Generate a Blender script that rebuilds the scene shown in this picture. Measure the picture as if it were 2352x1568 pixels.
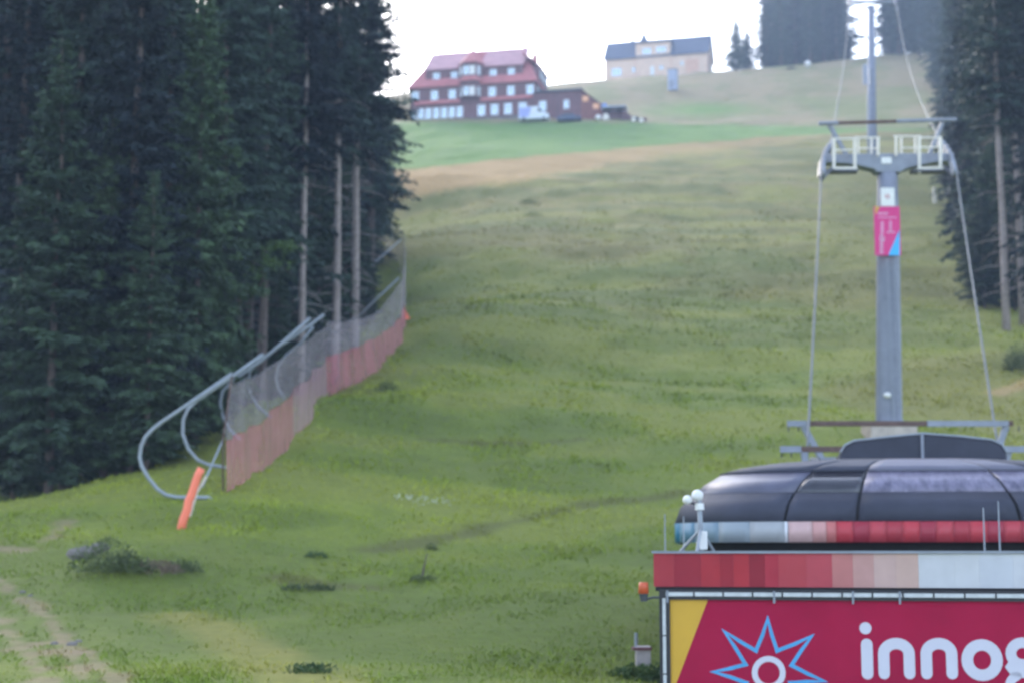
import bpy, math, random
import numpy as np
from mathutils import Vector, Matrix
R = math.radians
random.seed(7); rng = np.random.default_rng(7)
for o in list(bpy.data.objects): bpy.data.objects.remove(o)
scene = bpy.context.scene; COL = scene.collection

# ------------------------------------------------------------------ camera
F = 3730.0; PITCH = math.atan(481/F); CP, SP = math.cos(PITCH), math.sin(PITCH)
cam_d = bpy.data.cameras.new('camera'); cam = bpy.data.objects.new('camera', cam_d); COL.objects.link(cam)
cam_d.sensor_width = 36; cam_d.lens = 36*F/2352; cam_d.clip_start = .1; cam_d.clip_end = 3000
cam.location = (0, 0, 0); cam.rotation_euler = (R(90)+PITCH, 0, 0)
cam_d.dof.use_dof = True; cam_d.dof.focus_distance = 10.5; cam_d.dof.aperture_fstop = 1.85   # the photo is focused too close
scene.camera = cam
scene.render.resolution_x = 1024; scene.render.resolution_y = 682
# ------------------------------------------------------------------ sky, sun, exposure
SUN_EL, SUN_ROT = 24, -25
w = bpy.data.worlds.new('World'); scene.world = w; w.use_nodes = True
nt = w.node_tree; bg = nt.nodes['Background']; sky = nt.nodes.new('ShaderNodeTexSky')
sky.sky_type = 'NISHITA'; sky.sun_disc = False; sky.sun_elevation = R(SUN_EL); sky.sun_rotation = R(SUN_ROT)
sky.air_density = 1.0; sky.dust_density = 5.0; sky.ozone_density = 1.5; sky.altitude = 1300
hs = nt.nodes.new('ShaderNodeHueSaturation'); hs.inputs['Saturation'].default_value = .7
nt.links.new(sky.outputs[0], hs.inputs['Color']); nt.links.new(hs.outputs[0], bg.inputs[0]); bg.inputs[1].default_value = .12
sd = bpy.data.lights.new('sun', 'SUN'); sd.energy = .7; sd.angle = R(25); sd.color = (1, .95, .88)
sun = bpy.data.objects.new('sun', sd); COL.objects.link(sun)
sdir = Vector((math.sin(R(SUN_ROT))*math.cos(R(SUN_EL)), math.cos(R(SUN_ROT))*math.cos(R(SUN_EL)), math.sin(R(SUN_EL))))
sun.rotation_euler = sdir.to_track_quat('Z', 'Y').to_euler()
vs = scene.view_settings; vs.view_transform = 'Standard'; vs.look = 'None'; vs.gamma = 1; vs.use_curve_mapping = False
vs.exposure = 2.65
HAZE = .0005

# ------------------------------------------------------------------ helpers
def P(px, py, Y):
    """world point seen at (px,py) of the 2352x1568 picture, at world depth Y"""
    a = (px-1176)/F; b = (784-py)/F
    d = Vector((a, CP-b*SP, SP+b*CP)); return d*(Y/d.y)
def proj(x, y, z):
    dep = y*CP+z*SP; up = -y*SP+z*CP
    dep = np.maximum(dep, .5)
    return 1176+F*x/dep, 784-F*up/dep

class MB:
    def __init__(s): s.v = []; s.f = []
    def add(s, vs, fs):
        o = len(s.v); s.v += [tuple(v) for v in vs]; s.f += [tuple(i+o for i in f) for f in fs]; return s
    def box(s, c, d, M=None):
        cx, cy, cz = c; hx, hy, hz = d[0]/2, d[1]/2, d[2]/2
        vs = [Vector((cx+i*hx, cy+j*hy, cz+k*hz)) for k in (-1, 1) for j in (-1, 1) for i in (-1, 1)]
        if M: vs = [M @ v for v in vs]
        return s.add(vs, [(0,2,3,1),(4,5,7,6),(0,1,5,4),(2,6,7,3),(0,4,6,2),(1,3,7,5)])
    def span(s, a, b): # axis-aligned from corner to corner
        return s.box([(a[i]+b[i])/2 for i in range(3)], [abs(b[i]-a[i]) for i in range(3)])
    def bar(s, a, b, r, n=8, r2=None):
        return s.tube([a, b], r, n, r2)
    def tube(s, pts, r, n=8, r2=None, cap=True):
        pts = [Vector(p) for p in pts]; m = len(pts); rings = []; o = len(s.v)
        prev = None
        for i, p in enumerate(pts):
            t = (pts[min(i+1, m-1)]-pts[max(i-1, 0)]).normalized()
            a = Vector((0, 0, 1)) if abs(t.z) < .9 else Vector((1, 0, 0))
            if prev is not None and (prev-t*prev.dot(t)).length > .01: x = (prev-t*prev.dot(t)).normalized()
            else: x = t.cross(a).normalized()
            prev = x; y = t.cross(x)
            rr = r if r2 is None else r+(r2-r)*i/(m-1)
            for k in range(n):
                an = 2*math.pi*k/n; s.v.append(tuple(p+x*math.cos(an)*rr+y*math.sin(an)*rr))
        for i in range(m-1):
            for k in range(n):
                a = o+i*n+k; b = o+i*n+(k+1) % n; s.f.append((a, b, b+n, a+n))
        if cap:
            s.f.append(tuple(o+k for k in range(n))[::-1]); s.f.append(tuple(o+(m-1)*n+k for k in range(n)))
        return s
    def rbar(s, a, b, w, h):   # rectangular bar
        a, b = Vector(a), Vector(b); t = (b-a).normalized(); u = Vector((0, 1, 0)) if abs(t.y) < .9 else Vector((0, 0, 1))
        x = t.cross(u).normalized()*h/2; y = t.cross(x).normalized()*w/2
        vs = [p+i*x+j*y for p in (a, b) for i, j in ((-1,-1),(1,-1),(1,1),(-1,1))]
        return s.add(vs, [(3,2,1,0),(4,5,6,7),(0,1,5,4),(1,2,6,5),(2,3,7,6),(3,0,4,7)])
    def prism(s, poly, axis, lo, hi): # polygon in the plane across axis
        n = len(poly)
        def mk(p, t): return {'x': (t, p[0], p[1]), 'y': (p[0], t, p[1]), 'z': (p[0], p[1], t)}[axis]
        vs = [mk(p, lo) for p in poly]+[mk(p, hi) for p in poly]
        return s.add(vs, [tuple(range(n))[::-1], tuple(range(n, 2*n))]+[(i, (i+1) % n, n+(i+1) % n, n+i) for i in range(n)])
    def ball(s, c, r, n=10, sz=1):
        vs = []; fs = []
        for i in range(n//2+1):
            th = math.pi*i/(n//2)
            for k in range(n):
                a = 2*math.pi*k/n; vs.append((c[0]+r*math.sin(th)*math.cos(a), c[1]+r*math.sin(th)*math.sin(a), c[2]+r*sz*math.cos(th)))
        for i in range(n//2):
            for k in range(n): fs.append((i*n+k, i*n+(k+1) % n, (i+1)*n+(k+1) % n, (i+1)*n+k))
        return s.add(vs, fs)
    def build(s, name, m, parent=None, smooth=False, bevel=0, loc=None):
        me = bpy.data.meshes.new(name); me.from_pydata(s.v, [], s.f); me.validate(); me.update()
        import bmesh
        bm = bmesh.new(); bm.from_mesh(me); bmesh.ops.recalc_face_normals(bm, faces=bm.faces); bm.to_mesh(me); bm.free()
        me.materials.append(m); o = bpy.data.objects.new(name, me); COL.objects.link(o)
        if smooth: me.shade_smooth()
        if bevel:
            b = o.modifiers.new('bevel', 'BEVEL'); b.width = bevel; b.segments = 2; b.limit_method = 'ANGLE'
        if parent: o.parent = parent
        if loc is not None: o.location = loc
        return o
def tag(o, label, cat, group=None):
    o['label'] = label; o['category'] = cat
    if group: o['group'] = group
    return o
def thing(name, label, cat, loc=(0,0,0), rz=0, group=None):
    o = bpy.data.objects.new(name, None); COL.objects.link(o); o.location = loc; o.rotation_euler = (0, 0, rz)
    o.empty_display_size = .3
    return tag(o, label, cat, group)

def mat(name, c, rough=.7, metal=0, var=.15, scale=4, bump=0, c2=None, spec=.4, emit=None):
    m = bpy.data.materials.new(name); m.use_nodes = True; t = m.node_tree; b = t.nodes['Principled BSDF']
    b.inputs['Roughness'].default_value = rough; b.inputs['Metallic'].default_value = metal
    b.inputs['Specular IOR Level'].default_value = spec
    tc = t.nodes.new('ShaderNodeTexCoord'); no = t.nodes.new('ShaderNodeTexNoise'); no.inputs['Scale'].default_value = scale
    no.inputs['Detail'].default_value = 6; no.inputs['Roughness'].default_value = .65
    t.links.new(tc.outputs['Object'], no.inputs['Vector'])
    cr = t.nodes.new('ShaderNodeValToRGB'); cr.color_ramp.elements[0].position = .3; cr.color_ramp.elements[1].position = .7
    lo = c2 if c2 else tuple(x*(1-var) for x in c); hi = c if c2 else tuple(min(1, x*(1+var)) for x in c)
    cr.color_ramp.elements[0].color = (*lo, 1); cr.color_ramp.elements[1].color = (*hi, 1)
    t.links.new(no.outputs['Fac'], cr.inputs[0]); t.links.new(cr.outputs[0], b.inputs['Base Color'])
    if bump:
        bp = t.nodes.new('ShaderNodeBump'); bp.inputs['Strength'].default_value = bump; bp.inputs['Distance'].default_value = .05
        t.links.new(no.outputs['Fac'], bp.inputs['Height']); t.links.new(bp.outputs[0], b.inputs['Normal'])
    if emit:
        b.inputs['Emission Color'].default_value = (*emit[0], 1); b.inputs['Emission Strength'].default_value = emit[1]
    return m
M = {}
M['steel'] = mat('galvanised_steel', (.24,.26,.31), .6, .1, .15, 3)
M['shaft'] = mat('pylon_paint', (.25,.265,.32), .75, 0, .14, 1.3, spec=.15)
M['rust'] = mat('rusty_steel', (.16,.10,.085), .8, 0, .2, 5, .2, c2=(.08,.05,.045))
M['dsteel'] = mat('dark_steel', (.07,.075,.09), .5, .3, .2, 5)
M['white'] = mat('white_paint', (.72,.72,.70), .5, 0, .08, 5)
M['cream'] = mat('white_railing_paint', (.72,.68,.60), .5, 0, .1, 8)
M['tube'] = mat('tube_steel', (.27,.30,.335), .55, .1, .12, 4)
M['hood'] = mat('dark_hood_shell', (.045,.048,.068), .6, 0, .2, 1.1, spec=.22)
M['hoodtop'] = mat('grey_hood_top', (.13,.13,.17), .6, 0, .15, 1.2, spec=.3)
M['black'] = mat('black_gap', (.012,.012,.016), .7, 0, .2, 4)
M['frame'] = mat('black_sign_frame', (.025,.025,.033), .5, 0, .2, 4)
M['orange'] = mat('orange_beacon', (.55,.10,.04), .3, 0, .1, 4)
M['pad'] = mat('orange_foam_pad', (.95,.22,.13), .6, 0, .08, 3)
M['bark'] = mat('spruce_bark', (.15,.115,.10), .9, 0, .3, 6, .6, c2=(.07,.055,.05))
M['bark2'] = mat('pale_bark', (.36,.30,.28), .9, 0, .3, 5, .5, c2=(.20,.165,.155))
M['stone'] = mat('grey_stone', (.20,.18,.17), .9, 0, .2, 3, .6, c2=(.11,.10,.095))

# ------------------------------------------------------------------ terrain
_c = [(1176,1568,26),(1500,1568,24),(700,1568,25),(350,1568,25),(0,1568,25),(-300,1568,25),
 (1176,1400,36),(1500,1420,34),(700,1400,36),(0,1400,34.5),(350,1400,35),
 (1176,1265,46),(700,1265,43),(350,1280,41),(0,1290,41),(1600,1265,46),(2000,1265,46),
 (1176,1130,56),(900,1130,55),(510,1140,50),(1700,1130,57),(2352,1130,56),(330,1165,49),
 (0,1142,64),(150,1146,62),(-300,1140,64),
 (1176,1000,70),(800,1000,68.5),(620,1040,61),(1700,1000,69),(2060,1000,67),(2352,1000,69),
 (466,1142,50),(505,1072,55),(541,1002,62),(612,952,68),(651,915,74),
 (1176,850,92),(900,840,90),(1700,850,93),(2300,880,86),(2352,860,88),
 (750,912,78),(811,792,99),(1176,700,120),(940,705,118),(1700,700,121),(2200,700,118),(2312,748,106),(2352,755,108),
 (1176,550,160),(930,560,156),(1700,550,160),(2200,550,158),(1176,400,225),(930,410,215),(1700,400,222),(2150,400,220),
 (1176,340,270),(940,350,262),(1700,330,276),(2150,320,270),
 (930,290,322),(1107,281,325),(1300,275,323),(1480,278,321),(1700,284,320),
 (1300,232,360),(1480,240,360),(1700,235,360),(2100,240,340),
 (1280,195,402),(930,212,402),(1107,215,402),(1390,187,420),(1640,172,430),(1860,152,430),(2000,134,430),(2080,127,430),(2200,130,430),(2352,150,430),
 (300,1110,80),(0,1090,90),(600,975,88),(0,1010,125),(300,1010,125),(600,900,125),(780,800,125),(850,560,185),(780,560,200),(800,440,260),(400,600,260),(0,600,260),(-500,600,260),(0,400,400),(600,330,400),
 (2352,560,170),(2700,560,170),(2352,350,270),(2800,350,270),(2800,800,100)]
ctrl = [tuple(P(*c)) for c in _c]
ctrl += [(-40,0,-5),(0,0,-5.5),(40,0,-6),(0,-60,-9),(-120,-60,-9),(120,-60,-9),(-100,25,-3),(110,25,-2),(6,22,-3.7),(13,22,-4.2),(7,32,-2.6),(14,34,-2.4),
 (0,520,118),(-200,520,112),(200,520,122),(0,640,100),(-300,640,95),(300,640,100),(-300,430,118),(320,430,128),(-300,200,38),(300,200,48),(-300,60,4),(300,60,8)]
ctrl = np.array(ctrl, float)
def _U(r2): return np.where(r2 > 1e-9, r2*np.log(r2+1e-12), 0)*.5
_n = len(ctrl); _X = ctrl[:, :2]/100
_K = _U(((_X[:, None]-_X[None])**2).sum(-1))+np.eye(_n)*.0006
_Pm = np.hstack([np.ones((_n, 1)), _X])
_A = np.block([[_K, _Pm], [_Pm.T, np.zeros((3, 3))]])
_W = np.linalg.solve(_A, np.concatenate([ctrl[:, 2], np.zeros(3)]))
def hashn(ix, iy, s=0):
    h = (ix.astype(np.int64)*374761393+iy.astype(np.int64)*668265263+s*974634777) & 0x7fffffff
    h = ((h ^ (h >> 13))*1274126177) & 0x7fffffff
    return ((h ^ (h >> 16)) & 0xffff)/65535.0
def vnoise(x, y, s=0):
    x = np.asarray(x, float); y = np.asarray(y, float)
    ix = np.floor(x); iy = np.floor(y); fx = x-ix; fy = y-iy; fx = fx*fx*(3-2*fx); fy = fy*fy*(3-2*fy)
    a = hashn(ix, iy, s); b = hashn(ix+1, iy, s); c = hashn(ix, iy+1, s); d = hashn(ix+1, iy+1, s)
    return (a*(1-fx)+b*fx)*(1-fy)+(c*(1-fx)+d*fx)*fy
def fbm(x, y, s=0, o=4, g=.55):
    t = 0; a = 1; n = 0
    for i in range(o): t = t+a*vnoise(x*2**i+17.3*i, y*2**i-9.1*i, s+i); n += a; a *= g
    return t/n
MC = P(305, 1300, 39.5)   # the shrubby mound
def ground(x, y, fine=True):
    x = np.atleast_1d(np.asarray(x, float)); y = np.atleast_1d(np.asarray(y, float)); z = np.empty(len(x))
    for i in range(0, len(x), 20000):
        q = np.stack([x[i:i+20000], y[i:i+20000]], 1)/100
        z[i:i+20000] = _U(((q[:, None]-_X[None])**2).sum(-1)) @ _W[:_n]+_W[_n]+q @ _W[_n+1:]
    amp = np.clip((y-10)/60, .25, 2.2)
    z = z+(fbm(x/7, y/7, 3, 3)-.5)*.45*amp+(fbm(x/1.6, y/1.6, 9, 3)-.5)*.26*np.clip(amp, .5, 1.2)
    z = z+.55*np.exp(-(((x-MC.x)/1.3)**2+((y-MC.y)/2.2)**2))
    return z
def gz(x, y): return float(ground([x], [y])[0])
def hit(px, py, lo=15, hi=440):
    Ys = np.linspace(lo, hi, 1700); d = P(px, py, 1.0)
    z = ground(Ys*d.x, Ys); k = np.argmax(z >= Ys*d.z)
    Y = Ys[k] if k > 0 else hi
    return Vector((Y*d.x, Y, gz(Y*d.x, Y)))
def onY(px, Y):
    """ground point at depth Y in picture column px (iterates for the depth along the view axis)"""
    x = (px-1176)/F*Y; z = 0
    for _ in range(4):
        z = gz(x, Y); x = (px-1176)/F*(Y*CP+z*SP)
    return Vector((x, Y, z))

def seg_d(X, Y, pts):
    best = np.full(X.shape, 1e9)
    for (ax, ay), (bx, by) in zip(pts[:-1], pts[1:]):
        dx, dy = bx-ax, by-ay; t = np.clip(((X-ax)*dx+(Y-ay)*dy)/(dx*dx+dy*dy), 0, 1)
        best = np.minimum(best, np.hypot(X-ax-t*dx, Y-ay-t*dy))
    return best
def gw(pts): # a path traced on the hillside, in ground coordinates
    return [tuple(hit(*p)[:2]) for p in pts]
TRACKS = [(gw([(-60,1300),(0,1338),(70,1385),(125,1435),(160,1490),(190,1560)]), .13), (gw([(-80,1360),(0,1425),(60,1500),(115,1585)]), .19), (gw([(200,1500),(250,1545),(300,1600)]), .16),
          (gw([(-30,1255),(20,1262),(60,1266)]), .3), (gw([(95,1250),(130,1225),(165,1195)]), .22), (gw([(150,1475),(60,1478)]), .1)]
EDGE = gw([(400,1415),(480,1445),(560,1480),(640,1535),(700,1575)])
RIDGE_STRIPES = [gw([(850,1265),(1000,1243),(1150,1205),(1330,1165),(1560,1130)]), gw([(640,1330),(760,1345),(860,1350)]), gw([(980,1010),(1180,1022),(1330,1010)])]
BANK = gw([(2290,905),(2360,880),(2440,860)])
def mixc(c, k, col):
    k = np.clip(k, 0, 1)[:, None]; return c*(1-k)+np.array(col)[None]*k
def sst(a, b, x): t = np.clip((x-a)/(b-a), 0, 1); return t*t*(3-2*t)
def ground_color(x, y, z):
    px, py = proj(x, y, z)
    n1 = fbm(x/5, y/8, 21, 4); n2 = fbm(x/1.3, y/2.2, 31, 4); n3 = fbm(x/18, y/22, 41, 3); n4 = fbm(x/.5, y/.9, 51, 2)
    wob = (n1-.5)*40+(n2-.5)*25
    c = np.tile(np.array([.088,.118,.034]), (len(x), 1))
    c = mixc(c, sst(1330, 1150, py)*sst(780, 900, py)*(1-sst(1000, 1500, px)*.6)*.85, (.125,.158,.035))
    c = mixc(c, sst(.5, .68, n3)*.45, (.070,.108,.033))
    pm = py+wob*1.2
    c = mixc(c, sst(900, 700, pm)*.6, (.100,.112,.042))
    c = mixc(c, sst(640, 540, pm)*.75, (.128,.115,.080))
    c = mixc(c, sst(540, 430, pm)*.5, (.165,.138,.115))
    c = mixc(c, sst(.52, .66, n1)*sst(950, 600, py)*sst(380, 430, py)*.7, (.085,.085,.042))
    c = mixc(c, sst(.50, .66, n2)*.22, (.062,.088,.030))
    c = mixc(c, sst(.56, .70, 1-n2)*.18, (.165,.170,.060))
    c = mixc(c, sst(.60, .75, n4)*.12, (.055,.075,.028))
    n5 = fbm(x/11+3, y/6, 61, 3); n6 = fbm(x/30, y/26+5, 71, 3)
    c = mixc(c, sst(.50, .66, n5)*.55, (.135,.150,.052)); c = mixc(c, sst(.50, .64, 1-n5)*.5, (.060,.086,.030)); c = mixc(c, sst(.5, .64, n6)*.5*sst(1250, 900, py), (.105,.092,.060))
    # upper slope
    xs = [800,930,1300,1600,1860,2000]
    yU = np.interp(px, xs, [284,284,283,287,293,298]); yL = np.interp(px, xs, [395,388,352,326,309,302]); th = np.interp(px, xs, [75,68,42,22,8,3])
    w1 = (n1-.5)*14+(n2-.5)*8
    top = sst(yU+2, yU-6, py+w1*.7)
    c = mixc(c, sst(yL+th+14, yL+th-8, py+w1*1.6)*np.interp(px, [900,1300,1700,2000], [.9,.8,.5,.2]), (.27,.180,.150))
    lush = sst(yL+4, yL-3, py+w1*.8)
    c = mixc(c, lush, (.090,.160,.068))
    c = mixc(c, lush*sst(.5, .65, n1)*.4, (.085,.14,.09))
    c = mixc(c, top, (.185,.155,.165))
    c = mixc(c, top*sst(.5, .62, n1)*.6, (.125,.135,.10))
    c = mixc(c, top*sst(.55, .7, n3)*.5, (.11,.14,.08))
    c = mixc(c, top*np.exp(-((px-1620)/130)**2-((py-252)/16)**2), (.085,.155,.055))
    c = mixc(c, (px > 1900)*sst(300, 420, py)*sst(900, 500, py)*.5, (.10,.11,.05))
    # worn tracks, dirt, sandy edge
    for pts, wd in TRACKS:
        d = seg_d(x, y, pts)
        c = mixc(c, sst(wd*1.7, wd*.5, d+(n2-.5)*.5+(n4-.5)*.6+.02)*.62, (.17,.130,.165))
    c = mixc(c, sst(.35, .0, seg_d(x, y, EDGE))*.0+sst(1.3, .2, seg_d(x, y, EDGE)+(n2-.5))*.45*(py > 1400), (.19,.165,.085))
    c = mixc(c, sst(.9, .1, seg_d(x, y, BANK)+(n2-.5)*.8)*.9, (.20,.15,.13))
    for s in RIDGE_STRIPES:  # shading of contour ridges, with dense weeds, painted as dark bands
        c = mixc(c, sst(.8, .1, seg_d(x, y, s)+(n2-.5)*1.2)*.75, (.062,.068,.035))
    # forest floor: needles and moss
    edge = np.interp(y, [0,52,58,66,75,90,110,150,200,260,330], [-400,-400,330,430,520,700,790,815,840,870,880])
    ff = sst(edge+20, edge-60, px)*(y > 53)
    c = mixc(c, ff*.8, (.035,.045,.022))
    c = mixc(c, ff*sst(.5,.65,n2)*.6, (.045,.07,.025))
    c = c*np.array([1.46,1.38,.70])[None]*(1+(n4-.5)[:, None]*.12)
    return c
def set_colors(me, c):
    at = me.color_attributes.new('col', 'FLOAT_COLOR', 'POINT')
    at.data.foreach_set('color', np.hstack([c, np.ones((len(c), 1))]).astype(np.float32).ravel())
def fast_mesh(name, V, Fq):
    me = bpy.data.meshes.new(name); n = Fq.shape[1]
    me.vertices.add(len(V)); me.vertices.foreach_set('co', V.astype(np.float32).ravel())
    me.loops.add(Fq.size); me.loops.foreach_set('vertex_index', Fq.astype(np.int32).ravel())
    me.polygons.add(len(Fq)); me.polygons.foreach_set('loop_start', (np.arange(len(Fq))*n).astype(np.int32))
    me.polygons.foreach_set('loop_total', np.full(len(Fq), n, np.int32)); me.update(calc_edges=True); return me
def vc_mat(name, rough, noise, trans=0):
    m = bpy.data.materials.new(name); m.use_nodes = True; t = m.node_tree; b = t.nodes['Principled BSDF']
    b.inputs['Roughness'].default_value = rough; b.inputs['Specular IOR Level'].default_value = .2
    a = t.nodes.new('ShaderNodeAttribute'); a.attribute_name = 'col'
    tc = t.nodes.new('ShaderNodeTexCoord'); no = t.nodes.new('ShaderNodeTexNoise'); no.inputs['Scale'].default_value = 3.5; no.inputs['Detail'].default_value = 8; no.inputs['Roughness'].default_value = .7
    t.links.new(tc.outputs['Object'], no.inputs['Vector'])
    mr = t.nodes.new('ShaderNodeMapRange'); mr.inputs['From Min'].default_value = .3; mr.inputs['From Max'].default_value = .7; mr.inputs['To Min'].default_value = 1-noise; mr.inputs['To Max'].default_value = 1+noise
    t.links.new(no.outputs['Fac'], mr.inputs['Value'])
    mx = t.nodes.new('ShaderNodeVectorMath'); mx.operation = 'SCALE'
    t.links.new(a.outputs['Color'], mx.inputs[0]); t.links.new(mr.outputs[0], mx.inputs['Scale']); t.links.new(mx.outputs[0], b.inputs['Base Color'])
    bp = t.nodes.new('ShaderNodeBump'); bp.inputs['Strength'].default_value = .5; bp.inputs['Distance'].default_value = .12
    t.links.new(no.outputs['Fac'], bp.inputs['Height']); t.links.new(bp.outputs[0], b.inputs['Normal'])
    return m
M['ground'] = vc_mat('hillside_turf', .9, .2); M['grass'] = vc_mat('grass_blades', .8, .15)
nu, nv = 420, 620
ys = np.concatenate([np.linspace(-70, 16, 30, endpoint=False), 16*(440/16)**np.linspace(0, 1, nv-60), np.linspace(448, 640, 30)])
us = np.linspace(-1, 1, nu); us = np.sign(us)*(.55*np.abs(us)+.9*np.abs(us)**4)
UU, YY = np.meshgrid(us, ys); XX = UU*(18+.62*np.maximum(YY, 0))*1.0
far = np.abs(XX)
XX = np.where(np.abs(UU) > .75, XX*(1+(np.abs(UU)-.75)*np.interp(YY, [-70, 16, 200, 640], [9, 7, 1.2, .1])), XX)
gx, gy = XX.ravel(), YY.ravel(); g_z = ground(gx, gy)
nr = len(ys); idx = np.arange(nr*nu).reshape(nr, nu)
Fq = np.stack([idx[:-1, :-1], idx[:-1, 1:], idx[1:, 1:], idx[1:, :-1]], -1).reshape(-1, 4)
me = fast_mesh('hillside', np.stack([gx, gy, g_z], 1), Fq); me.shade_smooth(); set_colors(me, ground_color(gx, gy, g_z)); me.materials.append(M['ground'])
gobj = bpy.data.objects.new('hillside', me); COL.objects.link(gobj); gobj['kind'] = 'structure'

# ------------------------------------------------------------------ foliage helpers
def rhombi(base, direc, side, L, W):
    """leaf-sprays: base (n,3), unit direc, unit side, length, width -> verts/faces"""
    n = len(base); L = L[:, None]; W = W[:, None]
    V = np.stack([base, base+direc*L*.45+side*W*.5, base+direc*L, base+direc*L*.45-side*W*.5], 1).reshape(-1, 3)
    return V, np.arange(4*n).reshape(n, 4)
def unit(a): return a/np.maximum(np.linalg.norm(a, axis=1, keepdims=True), 1e-6)
def crown_mesh(name, H, hb, R0, seed, dens=1.0, m=None, droop=.5):
    g = np.random.default_rng(seed); B = []; D = []; S = []; LL = []; WW = []
    h = hb
    while h < H-.3:
        t = (h-hb)/(H-hb); prof = (1-t)**.75*(min(1, .45+t*5))
        nb = int(g.integers(5, 9))
        for k in range(nb):
            az = g.uniform(0, 2*math.pi); L = max(.25, R0*prof*g.uniform(.55, 1.2)); dr = droop*(1-t)*g.uniform(.6, 1.4)-.25*t
            if g.random() < .07: continue
            ns = max(3, int(L/.13*dens)); s = np.linspace(.08, 1, ns)+g.normal(0, .02, ns)
            rad = L*s; zz = h+g.uniform(-.2, .2)+L*(.12*s-dr*s*s+.20*dr*s**4)
            ca, sa = math.cos(az), math.sin(az)
            pos = np.stack([ca*rad, sa*rad, zz], 1); out = np.tile([ca, sa, -dr*.5], (ns, 1)); per = np.tile([-sa, ca, 0.], (ns, 1))
            for q in (-1, 1, 0):
                wl = L*.20*(1-s*.6)+.13
                if q: d = out*g.uniform(.4, .9)+per*q+np.array([0, 0, -.35])
                else: d = out*.55+np.array([0, 0, -1.0])
                d = unit(d+g.normal(0, .22, (ns, 3)))
                B.append(pos+g.normal(0, .05, (ns, 3))); D.append(d); S.append(unit(np.cross(d, g.normal(0, 1, (ns, 3))))) 
                LL.append(wl*g.uniform(.7, 1.5, ns)*(1.0 if q else .75)); WW.append(g.uniform(.09, .19, ns))
        h += g.uniform(.26, .5)*(1-.35*t)
    B, D, S, LL, WW = [np.concatenate(a) for a in (B, D, S, LL, WW)]
    V, Fc = rhombi(B, D, S, LL, WW)
    V = np.concatenate([V, [[0, 0, H+.4], [.12, 0, H-.9], [-.06, .1, H-.9], [-.06, -.1, H-.9]]]); n = len(V)-4
    Fc = np.concatenate([Fc, [[n, n+1, n+2, n+2], [n, n+2, n+3, n+3]]])[:-2]
    me = fast_mesh(name, V, Fc); me.materials.append(m); return me
def leafmat(name, c, c2, rough=.7):
    m = bpy.data.materials.new(name); m.use_nodes = True; t = m.node_tree; b = t.nodes['Principled BSDF']
    b.inputs['Roughness'].default_value = rough; b.inputs['Specular IOR Level'].default_value = .25
    oi = t.nodes.new('ShaderNodeObjectInfo'); tc = t.nodes.new('ShaderNodeTexCoord'); no = t.nodes.new('ShaderNodeTexNoise'); no.inputs['Scale'].default_value = .9; no.inputs['Detail'].default_value = 5
    t.links.new(tc.outputs['Object'], no.inputs['Vector'])
    ad = t.nodes.new('ShaderNodeMath'); ad.operation = 'MULTIPLY_ADD'; ad.inputs[1].default_value = .5; t.links.new(oi.outputs['Random'], ad.inputs[0])
    sb = t.nodes.new('ShaderNodeMath'); sb.operation = 'SUBTRACT'; sb.inputs[1].default_value = .24
    t.links.new(no.outputs['Fac'], sb.inputs[0]); t.links.new(sb.outputs[0], ad.inputs[2])
    cr = t.nodes.new('ShaderNodeValToRGB'); cr.color_ramp.elements[0].position = .3; cr.color_ramp.elements[1].position = .72
    cr.color_ramp.elements[0].color = (*c2, 1); cr.color_ramp.elements[1].color = (*c, 1)
    t.links.new(ad.outputs[0], cr.inputs[0]); t.links.new(cr.outputs[0], b.inputs['Base Color'])
    return m
M['needle'] = leafmat('spruce_needles', (.042,.074,.050), (.007,.016,.020))
M['needle2'] = leafmat('young_spruce_needles', (.060,.102,.046), (.018,.036,.024))
M['leaf'] = leafmat('broad_leaves', (.095,.16,.045), (.05,.09,.03))
M['weed'] = leafmat('weed_leaves', (.125,.160,.050), (.060,.080,.032))
M['dry'] = leafmat('dry_weeds', (.16,.12,.08), (.07,.06,.04))
def trunk_mesh(name, H, r, hb, seed, m, stubs=0):
    g = random.Random(seed); b = MB()
    pts = [(g.uniform(-.1,.1)*i/6, g.uniform(-.1,.1)*i/6, -1.2+(H+1.0)*i/8) for i in range(9)]
    b.tube(pts, r, 9, r*.12)
    for i in range(stubs):     # dead twigs below the crown
        h = g.uniform(2, hb+3); a = g.uniform(0, 6.28); L = g.uniform(.5, 1.9)
        b.tube([(0,0,h), (math.cos(a)*L*.6, math.sin(a)*L*.6, h-.1), (math.cos(a)*L, math.sin(a)*L, h-g.uniform(.2,.6))], .03, 4, .01)
    me = bpy.data.meshes.new(name); me.from_pydata(b.v, [], b.f); me.materials.append(m); me.shade_smooth(); return me
PROTO = {}
for k, (H, hb, R0, sd_, dn, nm, bk, br, st) in {
    'full': (28, 1.0, 3.0, 1, 1.1, 'needle', 'bark', .27, 0), 'full2': (27, 2.0, 2.7, 2, 1.1, 'needle', 'bark', .27, 0),
    'mid': (30, 7.0, 2.8, 3, 1.1, 'needle', 'bark', .30, 25), 'high': (31, 12.5, 2.9, 4, 1.1, 'needle', 'bark2', .25, 60),
    'high2': (30, 10.5, 3.1, 5, 1.1, 'needle', 'bark2', .26, 60), 'young': (19, .8, 2.9, 6, 1.3, 'needle2', 'bark', .17, 0)}.items():
    PROTO[k] = (crown_mesh('crown', H, hb, R0, sd_, dn, M[nm]), trunk_mesh('trunk', H, br, hb, sd_, M[bk], st), H)
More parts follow.
